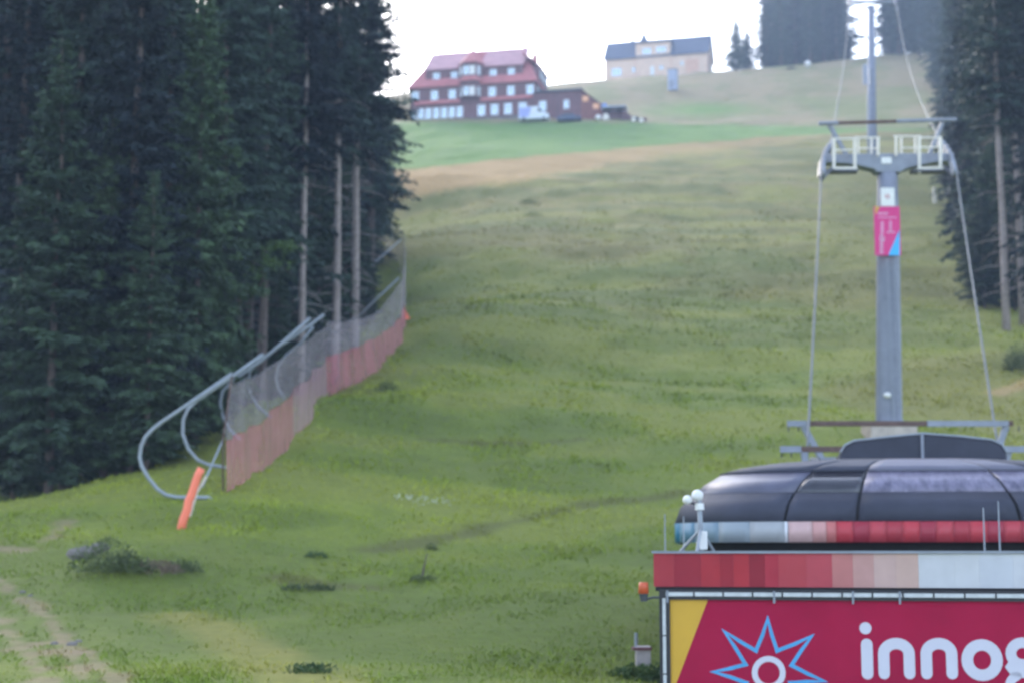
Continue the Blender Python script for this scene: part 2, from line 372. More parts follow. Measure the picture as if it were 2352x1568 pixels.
def spruce(kind, x, y, H, label, group=None, wide=1.0, z=None):
    cm, tm, H0 = PROTO[kind]; s = H/H0
    t = thing('spruce_tree', label, 'tree', (x, y, (gz(x, y) if z is None else z)), random.uniform(0, 6.28), group)
    t.scale = (s*wide, s*wide, s)
    for nme, me_ in (('trunk', tm), ('crown', cm)):
        o = bpy.data.objects.new(nme, me_); COL.objects.link(o); o.parent = t
    return t
G_L = 'spruces of the forest left of the ski slope'
def at(px, Y): q = onY(px, Y); return q.x, q.y
# --- singled-out trees of the left forest
for kind, px, Y, H, wd, lab in [
    ('young', 445, 63, 19.5, .95, 'lighter green slim young spruce in front of the left forest, its tip in view'),
    ('high', 690, 84, 31, .95, 'tall spruce with thin pale bare trunk, leftmost of three above the net'),
    ('high', 770, 90, 33, 1.0, 'tall spruce with the brightest long bare trunk, middle of three above the net'),
    ('high2', 814, 98, 34, 1.0, 'tall spruce at the forest corner, rightmost of the pale trunks above the net'),
    ('mid', 540, 77, 30, .9, 'dark trunked spruce rising just above the first bends of the net posts'),
    ('mid', 566, 82, 31, .9, 'dark bare trunked spruce, middle of three close trunks behind the net posts'),
    ('mid', 600, 78, 30, .9, 'brown trunked spruce, right of three close trunks behind the net posts'),
    ('high', 78, 74, 31, 1.0, 'spruce with a bare greyish upper trunk near the top left corner'),
    ('full', 150, 63, 29, 1.0, 'broad dark spruce with brown trunk foot at the grassy clearing on the left'),
    ('full2', 20, 64, 28, 1.0, 'dark spruce at the far left picture edge on the clearing'),
    ('full', 290, 60, 27, .95, 'dense low branched spruce left of the first curved steel post'),
    ('full2', 370, 64, 27, .9, 'dense dark spruce directly behind the first curved steel post'),
    ('mid', 848, 132, 36, 1.35, 'ragged spruce with hanging branches sticking out over the tan hillside band'),
    ('full2', 850, 175, 36, 1.05, 'spruce behind the forest corner whose side branches reach the brick red house')]:
    x, y = at(px, Y); spruce(kind, x, y, H, lab, G_L, wd)
for kind, px, Y, H, lab in [('young',110,58,17,'mid height green spruce with visible tip left of the broad trunk foot'),('young',235,60,14,'mid height spruce between the brown trunk foot and the first steel post'),('full',200,66,23,'tall slim spruce behind the left clearing'),('young',335,58,11,'shortest spruce of the clearing edge, behind the first steel post'),('young',30,60,12,'short bushy spruce at the far left edge of the clearing')]:
    x, y = at(px, Y); spruce(kind, x, y, H, lab, G_L, 1.25)
occ = [(445,63),(690,84),(770,90),(814,98),(540,77),(566,82),(600,78),(78,74),(150,63),(20,64),(290,60),(370,64)]
rr = random.Random(11)
rows = [(70,(-330,500,100),['full','full2','mid']), (79,(-300,640,85),['mid','full','full2']), (90,(-250,740,75),['mid','full2','full']), (104,(-220,770,62),['mid','full','full2']),
        (122,(-150,800,66),['mid','full']), (145,(-100,815,60),['full','mid']), (175,(0,830,62),['full','mid']), (215,(300,845,60),['full2','mid']), (265,(560,850,58),['full','full2']), (320,(720,858,62),['full2'])]
labs = {70: 'dark spruce in the front rows of the left forest', 79: 'dark spruce in the front rows of the left forest'}
for Y, (a, b, st), kinds in rows:
    px = a
    while px < b:
        pxx = px+rr.uniform(-.3, .3)*st; yy = Y+rr.uniform(-4, 4)*Y/80
        if pxx < b and all(abs(pxx-q)*Y/3730 > 1.1 or abs(yy-w_) > 3 for q, w_ in occ):
            x, y = at(pxx, yy)
            spruce(rr.choice(kinds), x, y, rr.uniform(28, 35), labs.get(Y, 'dark spruce deep inside the left forest behind its front rows'), G_L+(', front rows' if Y < 80 else ', deeper rows'), rr.uniform(.9, 1.15))
        px += st
for px, Y, H, lab in [(505,72,9,'low spruce between the young slim spruce and the net posts'),(632,80,8,'low spruce under the tall ones behind the grey net'),(655,92,13,'half grown spruce left of the leftmost pale trunk'),(730,97,12,'half grown spruce between the left and middle pale trunks'),(752,112,15,'half grown spruce behind the middle pale trunk'),
    (792,110,12,'half grown spruce between the two right pale trunks'),(838,116,7.5,'low spruce standing over the far net at the forest corner'),(580,90,13,'half grown spruce behind the close dark trunks'),(480,66,5,'lowest spruce beside the second curved steel post'),(700,100,9,'low spruce behind the leftmost pale trunk'),(850,150,14,'half grown spruce at the forest edge beside the far net posts')]:
    x, y = at(px, Y); spruce('young', x, y, H, lab, 'young spruces below the tall trunks', 1.35)
for px, Y, H, lab in [(300,59,7,'bushy low spruce left of the first steel hoop at the field edge'),(350,60,7.5,'bushy low spruce seen through the left half of the first steel hoop'),(398,63,8,'bushy low spruce seen through the right half of the first steel hoop'),(438,68,9,'bushy low spruce seen through the second steel hoop'),(474,73,9,'bushy low spruce between the second and third steel hoops'),(265,62,7,'bushy low spruce at the back of the left clearing')]:
    x, y = at(px, Y); spruce('young', x, y, H, lab, 'low spruces behind the steel hoops', 1.7)
# --- right forest
G_R = 'spruces of the forest right of the lift'
for kind, px, Y, H, wd, lab in [
    ('high', 2312, 105, 34, 1.05, 'spruce with the long pale bare trunk beside the right picture edge'),
    ('high', 2350, 109, 34, 1.0, 'spruce with pale trunk cut by the right picture edge'),
    ('full', 2275, 122, 31, .95, 'dense spruce left of the pale trunk whose low branches touch the meadow'),
    ('full2', 2298, 138, 34, 1.0, 'dark spruce standing behind the pale trunked one on the right'),
    ('full', 2262, 158, 36, 1.0, 'dark spruce at the meadow edge level with the pylon sign'),
    ('full2', 2238, 190, 38, 1.0, 'dark spruce at the meadow edge level with the pylon crossarm'),
    ('mid', 2225, 232, 38, 1.0, 'high spruce whose branches hang left toward the far rope'),
    ('full', 2215, 285, 38, .95, 'upper spruce of the right forest edge behind the pylon crossarm'),
    ('full2', 2190, 330, 36, 1.0, 'farthest spruce of the right forest edge, above the lift rope'),
    ('full', 2345, 165, 38, 1.1, 'tall dark spruce deep at the right picture edge, upper half'),
    ('full2', 2300, 215, 38, 1.1, 'dark spruce behind the right forest edge, middle distance'),
    ('full', 2280, 270, 40, 1.1, 'dark spruce behind the right forest edge, far up the slope'),
    ('mid', 2390, 125, 36, 1.1, 'spruce just outside the right edge reaching its branches in'),
    ('full2', 2425, 104, 33, 1.1, 'broad spruce beyond the right edge beside the earth bank')]:
    x, y = at(px, Y); spruce(kind, x, y, H, lab, G_R, wd)
for px, Y, H, lab in [(2262,116,9,'bushy low spruce at the meadow edge left of the pale right trunk'),(2288,119,13,'half grown spruce just behind the pale right trunk'),(2332,116,10,'low spruce between the two pale trunks at the right edge'),(2246,142,14,'half grown spruce at the meadow edge near the right rope')]:
    x, y = at(px, Y); spruce('young', x, y, H, lab, G_R, 1.5)
# --- trees on the crest
G_T = 'spruces on the hill crest'
for kind, px, Y, H, wd, lab in [
    ('young', 1692, 422, 14.5, 1.9, 'small separate spruce nearest the orange house on the crest'),
    ('young', 1716, 426, 12, 1.9, 'small spruce between the separate one and the tall crest group'),
    ('full', 1762, 424, 26, 1.3, 'tall crest spruce at the left end of the group beside the pylon'),
    ('full2', 1795, 420, 33, 1.37, 'tall crest spruce, second from the left of the group'),
    ('full', 1828, 426, 34, 1.37, 'tall crest spruce in the middle of the group'),
    ('full2', 1862, 420, 34, 1.3, 'tall crest spruce behind the white ball lamp'),
    ('full', 1893, 424, 35, 1.23, 'tall crest spruce, second from the right of the group'),
    ('full2', 1922, 420, 34, 1.1, 'tall crest spruce beside the bright gap left of the upper pylon'),
    ('full', 2042, 428, 33, 1.2, 'crest spruce right of the upper pylon'),
    ('full2', 2066, 410, 36, 1.5, 'crest spruce between upper pylon and right forest'),
    ('full', 2112, 405, 34, 1.3, 'crest spruce behind the small white ball at the right forest'),
    ('full2', 2145, 392, 34, 1.3, 'crest spruce joining the right forest'),
    ('full', 2178, 375, 34, 1.0, 'crest spruce right of the far rope inside the right forest')]:
    x, y = at(px, Y); spruce(kind, x, y, H, lab, G_T, wd)

for k, px in enumerate((1778,1811,1845,1878,1908,1936,2050,2076,2098,2128,2160)):
    x, y = at(px, 438); spruce(('full','full2')[k % 2], x, y, 38+k % 3, 'dark spruce in the second row of the crest forest', 'second row of crest spruces', 1.7)
for k, (px, Y) in enumerate(((2150,355),(2172,300),(2196,262),(2206,225),(2216,196),(2226,172),(2240,150),(2250,132))):
    x, y = at(px+12, Y); spruce(('full','full2')[k % 2], x, y, 36 if Y > 160 else 30, 'dark spruce filling the right forest edge beside the far rope', 'spruces filling the right forest edge', 1.25)
for k, px in enumerate(range(1758, 1950, 19)):
    x, y = at(px, 427+k % 3*2); spruce('young', x, y, 6+k % 4, 'small spruce at the foot of the tall crest group', 'small spruces under the crest group', 2.2)
# --- shrubs, broadleaf, tufts
def leaf_clump(name, c, rx, ry, rz_, n, L, m, seed, parent=None, up=.5):
    g = np.random.default_rng(seed)
    u = unit(g.normal(0, 1, (n, 3))); u[:, 2] = np.abs(u[:, 2]); r = g.uniform(.15, 1, n)**.6
    lump = .75+.5*vnoise(u[:, 0]*2.2+seed, u[:, 1]*2.2, seed)
    B = u*(r*lump)[:, None]*np.array([rx, ry, rz_]); D = unit(u*.6+g.normal(0, .6, (n, 3))+np.array([0, 0, up]))
    S = unit(np.cross(D, g.normal(0, 1, (n, 3)))); LLn = g.uniform(.5, 1.4, n)*L
    V, Fc = rhombi(B, D, S, LLn, LLn*.45); me = fast_mesh(name, V, Fc); me.materials.append(m)
    o = bpy.data.objects.new(name, me); COL.objects.link(o); o.location = c
    if parent: o.parent = parent
    return o
q = onY(585, 74)
t = thing('young_beech', 'light green leafy broadleaf sapling among the dark spruces above the net posts', 'tree', q)
MB().tube([(0,0,-.5),(.1,0,3),(.3,.1,6.2)], .07, 6, .02).build('trunk', M['bark'], t)
for i, (dx, dz, s) in enumerate([(-.7,6.4,1.2),(.3,6.9,1.3),(1.0,7.7,.9),(-.2,5.6,1.0)]):
    leaf_clump('leaf_clump', (dx, 0, dz-.5), s, s*.8, s*.55, 330, .2, M['leaf'], 50+i, t, .1)
G_S = 'shrubs and weeds on the slope'
for i, (px, py, rx, rz_, n, mt, lab) in enumerate([
    (235,1318,.75,.8,420,'weed','dark green shrub on the left flank of the mound'),
    (290,1315,.7,.5,330,'weed','low shrub on top of the mound beside the grey stones'),
    (360,1318,.7,.3,260,'dry','brown dry weed clump right of the mound'),
    (415,1312,.6,.25,200,'weed','low grey green weeds at the right foot of the mound'),
    (728,1283,.35,.15,110,'leaf','bright green weed tuft above the middle of the lower slope'),
    
    (705,1355,.8,.10,170,'weed','long flat dark weed clump on the lower slope'),
    (968,1335,.32,.20,160,'weed','dark green weed cushion around the thin dead stump'),
    (990,1262,.22,.20,70,'weed','small weed just above the dead stump'),
    (718,1545,.38,.16,160,'leaf','leafy weed at the bottom edge beside the sandy verge'),
    (890,898,.6,.5,260,'weed','dark weed clump right of the red net in mid slope'),
    (1540,1568,.5,.35,290,'leaf','leafy weeds at the bottom left of the big red billboard'),
    (1455,1560,.5,.25,260,'leaf','green weeds beneath the small white box'),
    (2345,852,1.2,1.5,900,'weed','dark shrub at the right picture edge above the earth bank'),
    (1215,470,1.3,.7,260,'weed','dark weed patch high on the brownish slope, upper one'),
    (1225,498,1.1,.6,220,'weed','dark weed patch high on the brownish slope, lower one')]):
    q = hit(px, py); tag(leaf_clump('shrub' if n > 300 else 'weed_clump', q-Vector((0,0,.03)), rx, rx*.9, rz_, int(n*3.2), .045+rx*.05, M[mt], 80+i), lab, 'shrub' if n > 300 else 'weed', G_S)
q = hit(968, 1335)
tag(MB().tube([(0,0,-.05),(.05,0,.3),(.13,.02,.68)], .045, 6, .012).build('dead_stump', M['bark'], None, loc=q), 'thin dark dead stump sticking up from weeds on the lower slope', 'stump')
for i in range(9):
    q = hit(215+i*17+rr.uniform(-4,4), 1232+rr.uniform(-5,12)+abs(i-4)*2, 30, 60); q = Vector((q.x, min(q.y, MC.y+1.2), 0)); q.z = gz(q.x, q.y)
    b = MB().ball((0,0,0), rr.uniform(.13,.26), 8, .7); b.v = [(x*rr.uniform(.8,1.2), y*rr.uniform(.8,1.2), z*rr.uniform(.8,1.2)) for x, y, z in b.v]
    q.z += .5 if abs(i-4) < 3 else .1
    tag(b.build('field_stone', M['stone'], None, loc=q-Vector((0,0,.35))), 'rounded grey field stone in the heap on top of the shrubby mound', 'stone', 'grey stones heaped on the mound')
for i, (px, py, s) in enumerate([(125,1478,.08),(165,1480,.11),(180,1476,.08),(70,1370,.07),(52,1362,.09)]):
    b = MB().ball((0,0,0), s, 8, .6); tag(b.build('track_stone', M['stone'], None, loc=hit(px, py)), 'pale stone lying on the worn dirt track at the lower left', 'stone', 'pale stones on the dirt track')
# white flowers patch
g = np.random.default_rng(5); n = 70; q0 = hit(975, 1160)
X = q0.x+g.uniform(-.95,.95,n); Yv = q0.y+g.normal(0,.45,n); Z = ground(X, Yv)+g.uniform(.05,.25,n)
D = unit(g.normal(0,.5,(n,3))+np.array([0,0,.7])); S = unit(np.cross(D, g.normal(0,1,(n,3))))
V, Fc = rhombi(np.stack([X,Yv,Z],1), D, S, g.uniform(.06,.13,n), g.uniform(.05,.09,n)); me = fast_mesh('white_flowers', V, Fc); me.materials.append(mat('flower_white',(.42,.44,.33),.8))
o = bpy.data.objects.new('white_flowers', me); COL.objects.link(o); o['kind'] = 'stuff'; tag(o, 'patch of small white flowers on the middle of the slope', 'flowers')
# grass tufts over the hillside
n = 340000; Yt = 17*(290/17)**rng.random(n)**1.05; un = rng.uniform(-1, 1, n); Xt = un*(Yt*.34+1.5)
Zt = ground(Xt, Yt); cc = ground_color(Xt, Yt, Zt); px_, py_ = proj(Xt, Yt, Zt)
keep = (sst(.18, .60, fbm(Xt/1.2, Yt/1.8, 77, 3))*sst(290, 150, Yt) > rng.random(n)*1.15) & (proj(Xt, Yt, Zt)[1] > 392+25*rng.random(n))
for pts, wd in TRACKS: keep &= ~((seg_d(Xt, Yt, pts) < wd*.9) & (rng.random(n) < .9))
keep &= ~((Xt > 1.95+(Yt-22)*.21) & (Yt < 36) & (Yt > 21.4))
Xt, Yt, Zt, cc = Xt[keep], Yt[keep], Zt[keep], cc[keep]; n = len(Xt)
lump = fbm(Xt/2.5, Yt/3.5, 78, 3); hgt = (.045+.075*np.clip(lump-.35, 0, 1)*2)*rng.uniform(.5, 1.5, n)*np.clip(Yt/45, .7, 2.2)
D = unit(rng.normal(0, .75, (n, 3))+np.array([0, 0, .75])); D[:, 2] = np.abs(D[:, 2]); S = unit(np.cross(D, rng.normal(0, 1, (n, 3))))
V, Fc = rhombi(np.stack([Xt, Yt, Zt-.01], 1), D, S, hgt*1.5, hgt*.42)
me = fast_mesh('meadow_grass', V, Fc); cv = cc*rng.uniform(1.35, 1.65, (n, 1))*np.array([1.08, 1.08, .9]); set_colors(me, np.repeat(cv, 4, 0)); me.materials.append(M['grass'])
o = bpy.data.objects.new('meadow_grass', me); COL.objects.link(o); o['kind'] = 'stuff'; tag(o, 'tufts of meadow grass covering the ski slope', 'grass')
#PART2
# ------------------------------------------------------------------ lift station
ZT = lambda py, Y: P(2000, py, Y).z
XT = lambda px, Y: P(px, 1200, Y).x
YS = 22.0; YAW = R(12); XA = P(1502, 1265, YS).x
def XT(px, Y):      # distance along the yawed station front, starting from its left corner
    k = (px-1176)/F*.988; u = (k*YS-XA)/(math.cos(YAW)+k*math.sin(YAW)); return XA+u
zf1, zf0 = ZT(1270, YS), ZT(1346, YS); x0 = XT(1502, YS)
st = thing('lift_station_building', 'flat roofed lift station under the dark hood, its roof edge striped red, pink and white', 'building', (x0, YS, -4.6), -YAW)
L0 = Vector((x0, YS, -4.6))
def rel(o, v): return Vector(v)-o
def sp(name, a, b, m, parent, bevel=0, org=L0):
    return MB().span(Vector(a)-org, Vector(b)-org).build(name, m, parent, bevel=bevel)
fcols = [((1502,1549),(.42,.065,.075)),((1549,1611),(.34,.045,.060)),((1611,1655),(.43,.055,.065)),((1655,1686),(.36,.045,.058)),((1686,1722),(.45,.055,.065)),((1722,1758),(.29,.038,.052)),((1758,1790),(.42,.055,.075)),
 ((1790,1854),(.46,.085,.095)),((1854,1913),(.48,.10,.115)),((1913,1961),(.52,.24,.21)),((1961,2009),(.57,.32,.30)),((2009,2060),(.60,.41,.38)),((2060,2112),(.63,.43,.38)),((2112,2196),(.62,.62,.66)),((2196,2252),(.64,.64,.68)),((2252,2330),(.60,.61,.67)),((2330,2420),(.63,.63,.68)),((2420,2520),(.62,.62,.66)),((2520,2640),(.60,.41,.38)),((2640,2760),(.46,.085,.095))]
for i, ((a, b), c) in enumerate(fcols):
    sp('fascia_panel', (XT(a, YS)+.0006, YS, zf0), (XT(b, YS)-.0006, YS+.05, zf1), mat('fascia_paint_%d' % i, (c[0]*.86, c[1]*.72, c[2]*.8) if c[1] < .3 else tuple(v*.82 for v in c), .6, 0, .10, 1.6, spec=.12), st)
xr = XT(2760, YS)
for i in range(12):
    c = fcols[min(i, 6)][1]; sp('fascia_panel', (x0, YS+.06+i, zf0), (x0+.05, YS+1.055+i, zf1), mat('side_fascia_%d' % i, c, .45, 0, .06, 3), st)
sp('roof_edge', (x0-.02, YS-.03, zf1+.002), (xr, YS+.1, zf1+.035), M['steel'], st)
sp('roof', (x0+.06, YS+.055, zf1-.4), (xr, YS+13, zf1-.02), M['dsteel'], st)
sp('soffit', (x0+.02, YS+.02, zf0-.06), (xr, YS+.3, zf0-.004), M['black'], st)
xw = XT(1516, YS)
sp('wall', (xw, YS+.12, -5.5), (xr-.1, YS+12.5, zf0-.07), mat('dark_wall', (.05,.05,.055), .8, 0, .2, 2), st)
# billboard
bx0, bx1, bz1, bz0 = XT(1516, YS), XT(2720, YS), ZT(1353, YS), -4.0
bb = thing('billboard', 'big crimson billboard with blue star emblem and white lettering on the station wall', 'billboard', (XA+(bx0-XA)*math.cos(YAW), YS-(bx0-XA)*math.sin(YAW), bz0), -YAW)
B0 = Vector((bx0, YS, bz0))
def bsp(n, a, b, m, p=bb, bv=0): return sp(n, a, b, m, p, bv, B0)
f1 = XT(1540, YS); zt = ZT(1375, YS)
bsp('frame', (bx0, YS-.10, bz0), (f1, YS+.1, bz1), M['frame']); bsp('frame', (f1, YS-.10, zt), (bx1, YS+.1, bz1), M['frame'])
M['lamp'] = mat('light_tube_cover', (.50,.52,.55), .3, 0, .15, 12)
x = XT(1532, YS)
while x < bx1-.3:
    bsp('light_tube', (x, YS-.13, ZT(1367, YS)), (min(x+.36, bx1), YS-.102, ZT(1358, YS)), M['lamp']); x += .385
z = ZT(1372, YS)
while z > bz0+.4:
    bsp('light_tube', (XT(1524, YS), YS-.13, z-.48), (XT(1531, YS), YS-.102, z), M['lamp']); z -= .5
for px in (1533, 1777, 1957, 2064): bsp('bracket', (XT(px, YS), YS-.15, ZT(1382, YS)), (XT(px+5, YS), YS-.132, ZT(1354, YS)), M['steel'])
bsp('panel', (f1, YS-.06, bz0), (bx1, YS+.05, zt), mat('crimson_print', (.335,.010,.050), .6, 0, .12, .9, spec=.10))
ya, yb = XT(1540, YS), XT(1627, YS)
h_ = zt-ZT(1600, YS); tri_x = XT(1534, YS)
b = MB(); zlow = zt-h_*(yb-ya)/(yb-XT(1537, YS))
b.prism([(ya-bx0, zt-bz0), (yb-bx0, zt-bz0), (ya-bx0, zt-(zt-ZT(1598, YS))-bz0)], 'y', -.064, -.0605); b.build('yellow_corner', mat('yellow_print', (.58,.33,.03), .5, 0, .05, 2), bb)
def W2(px, py):
    u = XT(px, YS)-XA; return (u+XA-bx0, ZT(py, YS-u*math.sin(YAW))-bz0)
def ribbon(pts, wd, closed=False):
    """outline of a stroke of width wd; round caps when open"""
    pts = [Vector(p) for p in pts]; n = len(pts); Lf = []; Rt = []
    for i, p in enumerate(pts):
        a = pts[i-1] if (i or closed) else p; c = pts[(i+1) % n] if (i < n-1 or closed) else p
        d1 = (p-a).normalized() if (p-a).length > 1e-6 else (c-p).normalized(); d2 = (c-p).normalized() if (c-p).length > 1e-6 else d1
        t = (d1+d2); t = t.normalized() if t.length > .1 else d1; nn = Vector((-t.y, t.x)); k = 1/max(.45, nn.dot(Vector((-d1.y, d1.x))))
        Lf.append(p+nn*wd/2*k); Rt.append(p-nn*wd/2*k)
    return Lf, Rt
def stroke(pts, px_w, name, m, dy=0, closed=False, fn=W2, parent=bb, off=-.0605, th=.006):
    sc = abs(fn(1001, 0)[0]-fn(1000, 0)[0]); wd = px_w*sc; q = [fn(*p) for p in pts]; Lf, Rt = ribbon(q, wd, closed); b = MB()
    y1 = off-dy; y0 = y1-th; n = len(q)
    V = [(v.x, y, v.y) for v in Lf for y in (y0, y1)]+[(v.x, y, v.y) for v in Rt for y in (y0, y1)]
    o = 2*n; Fs = []
    for i in range(n if closed else n-1):
        j = (i+1) % n
        Fs += [(2*i, 2*j, o+2*j, o+2*i), (2*i+1, o+2*i+1, o+2*j+1, 2*j+1), (2*i, 2*i+1, 2*j+1, 2*j), (o+2*i, o+2*j, o+2*j+1, o+2*i+1)]
    b.add(V, Fs)
    if not closed:
        for c, nb in ((Vector(q[0]), Vector(q[1])), (Vector(q[-1]), Vector(q[-2]))):
            d = (c-nb).normalized(); pr = Vector((-d.y, d.x)); arc = [c+d*math.sin(a)*wd/2+pr*math.cos(a)*wd/2 for a in np.linspace(0, math.pi, 9)]
            b.prism([(p.x, p.y) for p in arc], 'y', y0, y1)
    return b.build(name, m, parent)
M['letter'] = mat('letter_white', (.55,.54,.64), .45, 0, .03, 3); M['logoblue'] = mat('emblem_blue', (.06,.30,.58), .45, 0, .12, 3)
def arc(cx, cy, rx, ry, a0, a1, n=14): return [(cx+rx*math.cos(R(a)), cy-ry*math.sin(R(a))) for a in np.linspace(a0, a1, n)]
def dot(cx, cy, r, name, m, fn=W2, parent=bb):
    b = MB(); b.prism([fn(*p) for p in arc(cx, cy, r, r, 0, 337.5, 16)], 'y', -.0665, -.0605); return b.build(name, m, parent)
dot(1986, 1441, 14, 'letter_i_dot', M['letter'])
stroke([(1988,1478),(1988,1545)], 24, 'letter_i', M['letter'])
for cx in (2026, 2123):
    stroke([(cx,1545),(cx,1505)]+arc(cx+29,1500,29,24,175,5)+[(cx+58,1505),(cx+58,1545)], 23, 'letter_n', M['letter'])
stroke(arc(2250,1514,34,35,0,345,24), 23, 'letter_o', M['letter'], closed=True)
stroke(arc(2343,1499,27,25,0,345,20), 21, 'letter_g', M['letter'], closed=True)
stroke([(2362,1475),(2385,1470)], 16, 'letter_g', M['letter'], .002)
stroke([(2322,1518),(2314,1530),(2322,1541),(2350,1546)]+arc(2345,1571,34,24,60,-240,20), 18, 'letter_g', M['letter'], .002)
stroke([(2415,1478),(2442,1545)], 23, 'letter_y', M['letter']); stroke([(2472,1478),(2438,1565),(2420,1580)], 23, 'letter_y', M['letter'], .002)
CX, CY = 1763, 1543
tips = [(1763,1420),(1663,1448),(1637,1541),(1668,1630),(1763,1662),(1855,1640),(1889,1562),(1863,1459)]
vall = [(1735,1493),(1711,1524),(1712,1566),(1736,1592),(1786,1592),(1812,1566),(1815,1526),(1783,1493)]
sp_ = []
for i in range(8):
    a = Vector(tips[i]); v = Vector(vall[i]); nx = Vector(tips[(i+1) % 8]); c = Vector((CX, CY))
    out1 = (a-c).normalized(); sp_ += [tuple(a), tuple(a.lerp(v, .45)+(c-a).normalized()*4), tuple(v.lerp(a, .14)), tuple(v), tuple(v.lerp(nx, .12)), tuple(nx.lerp(v, .45)+(c-nx).normalized()*4)]
stroke(sp_, 8, 'star_emblem', M['logoblue'], closed=True)
stroke(arc(CX,CY,32,32,0,345,24), 12, 'star_emblem_ring', M['letter'], closed=True)
# hood
YH = 28.0; hcx = P(2118, 1200, YH).x+.12; hw = (P(2118, 1200, YH).x-P(1552, 1200, YH).x)*1.03; HL = 9.0
hood = thing('station_hood', 'big dark rounded lift station hood with window band and blue to red striped skirt', 'lift station hood', (hcx, YH, ZT(1250, YH)), -R(6.5))
H0 = Vector((hcx, YH, ZT(1250, YH)))
lev = [(1244,0),(1196,0),(1160,.10),(1130,.30),(1105,.52),(1080,.84),(1068,1.2),(1059,1.75),(1053,2.6)]
LZ = [ZT(y, YH+i)-H0.z for y, i in lev]; LI = [i for y, i in lev]
def per(u, ins):
    """plan outline: u 0..1 left side, 1..2 left corner, 2..3 front, 3..4 right corner, 4..5 right side"""
    r = max(.5, 1.9-ins*.35); W_ = hw-ins; y0 = ins
    if u <= 1: return (-W_, (HL)*(1-u)+(y0+r)*u)
    if u <= 2: a = (u-1)*math.pi/2; return (-W_+r-r*math.cos(a), y0+r-r*math.sin(a))
    if u <= 3: return ((-W_+r)*(3-u)+(W_-r)*(u-2), y0)
    if u <= 4: a = (u-3)*math.pi/2; return (W_-r+r*math.sin(a), y0+r-r*math.cos(a))
    return (W_, (y0+r)*(5-u)+HL*(u-4))
def patch(u0, u1, l0, l1, name, m, off=0, nn=10, gap=.006, parent=hood, inset=0):
    b = MB(); us_ = np.linspace(u0+gap, u1-gap, nn+1); V = []
    for l in range(l0, l1+1):
        z = LZ[l]+(gap*1.2 if l == l0 else -gap*1.2 if l == l1 else 0)
        for u in us_:
            x, y = per(u, LI[l]+inset); V.append((x, y, z))
    k = nn+1; b.add(V, [(r*k+i, r*k+i+1, (r+1)*k+i+1, (r+1)*k+i) for r in range(l1-l0) for i in range(nn)])
    o = b.build(name, m, parent, smooth=True); s = o.modifiers.new('thickness', 'SOLIDIFY'); s.thickness = .035; s.offset = 0
    return o
patch(0, 5, 0, 8, 'inner_shell', M['black'], nn=70, inset=.06, gap=0)
fr = lambda px: 2+(px-1805)/(2431-1805)
U = [0, 1, 2, fr(1963), fr(2312), 3, 4, 5]
M['win_dark'] = mat('hood_window_dark', (.035,.035,.045), .18, 0, .3, 2, spec=.6); M['win_glow'] = mat('hood_window_corner', (.085,.085,.125), .38, 0, .3, 1.0, spec=.5)
def streak(name, c, c2):
    m = mat(name, c, .4, 0, .2, 5, c2=c2, spec=.4); t = m.node_tree; mp = t.nodes.new('ShaderNodeMapping'); mp.inputs['Scale'].default_value = (1.6, 1, .12)
    tc = [n for n in t.nodes if n.type == 'TEX_COORD'][0]; no = [n for n in t.nodes if n.type == 'TEX_NOISE'][0]
    t.links.new(tc.outputs['Object'], mp.inputs[0]); t.links.new(mp.outputs[0], no.inputs['Vector']); return m
M['win_pale'] = streak('hood_window_painted_reflection', (.24,.22,.30), (.085,.08,.125))  # translucent pane; its reflections are painted in as pale lavender streaks
for k in range(7):
    fr_ = k in (2, 3, 4)
    patch(U[k], U[k+1], 1, 3, 'lower_panel', M['hood'], nn=10)
    patch(U[k], U[k+1], 3, 5, 'window_pane', M['win_dark'] if k == 2 else M['win_pale'] if k in (3, 4) else M['win_glow'], nn=10, inset=.03)
    patch(U[k], U[k+1], 5, 8, 'top_band', M['hoodtop'] if k in (3, 4) else M['hood'], nn=10)
# roof lid
b = MB(); ring = [per(u, 2.6) for u in np.linspace(0, 5, 60)]; b.prism(ring, 'z', LZ[8]-.03, LZ[8]); b.build('roof_lid', M['hoodtop'], hood)
bl = lambda a, b_, t: tuple(a[i]*(1-t)+b_[i]*t for i in range(3))
sc = []
for i in range(5): sc.append((1+i*.2, 1.2+i*.2, bl((.015,.15,.25), (.34,.35,.36), i/4)))
f = [(1805,1813,(.40,.42,.48)),(1786,1813,(.5,.5,.55)),(1813,1865,(.55,.36,.34)),(1865,1896,(.52,.27,.25)),(1896,1917,(.5,.15,.14))]
sc.append((2, fr(1812), (.62,.62,.64)))
for a, b_, c in f[2:]: sc.append((fr(a), fr(b_), c))
xs_ = list(range(1917, 2431, 36))+[2431]; rc = [(.46,.045,.06), (.32,.03,.05), (.43,.05,.065), (.36,.035,.05)]
for i in range(len(xs_)-1): sc.append((fr(xs_[i]), fr(xs_[i+1]), rc[i % 4]))
sc += [(3, 4, (.46,.045,.06)), (4, 5, (.36,.035,.05)), (0, .5, (.03,.20,.33)), (.5, 1, (.03,.23,.36))]
for i, (a, b_, c) in enumerate(sc): patch(a, b_, 0, 1, 'stripe_panel', mat('skirt_paint_%d' % i, c, .5, 0, .08, 3), nn=4, gap=.0004)
b = MB(); b.prism([per(u, .45) for u in np.linspace(0, 5, 50)], 'z', -.25, LZ[0]+.02); b.build('plinth', M['black'], hood)
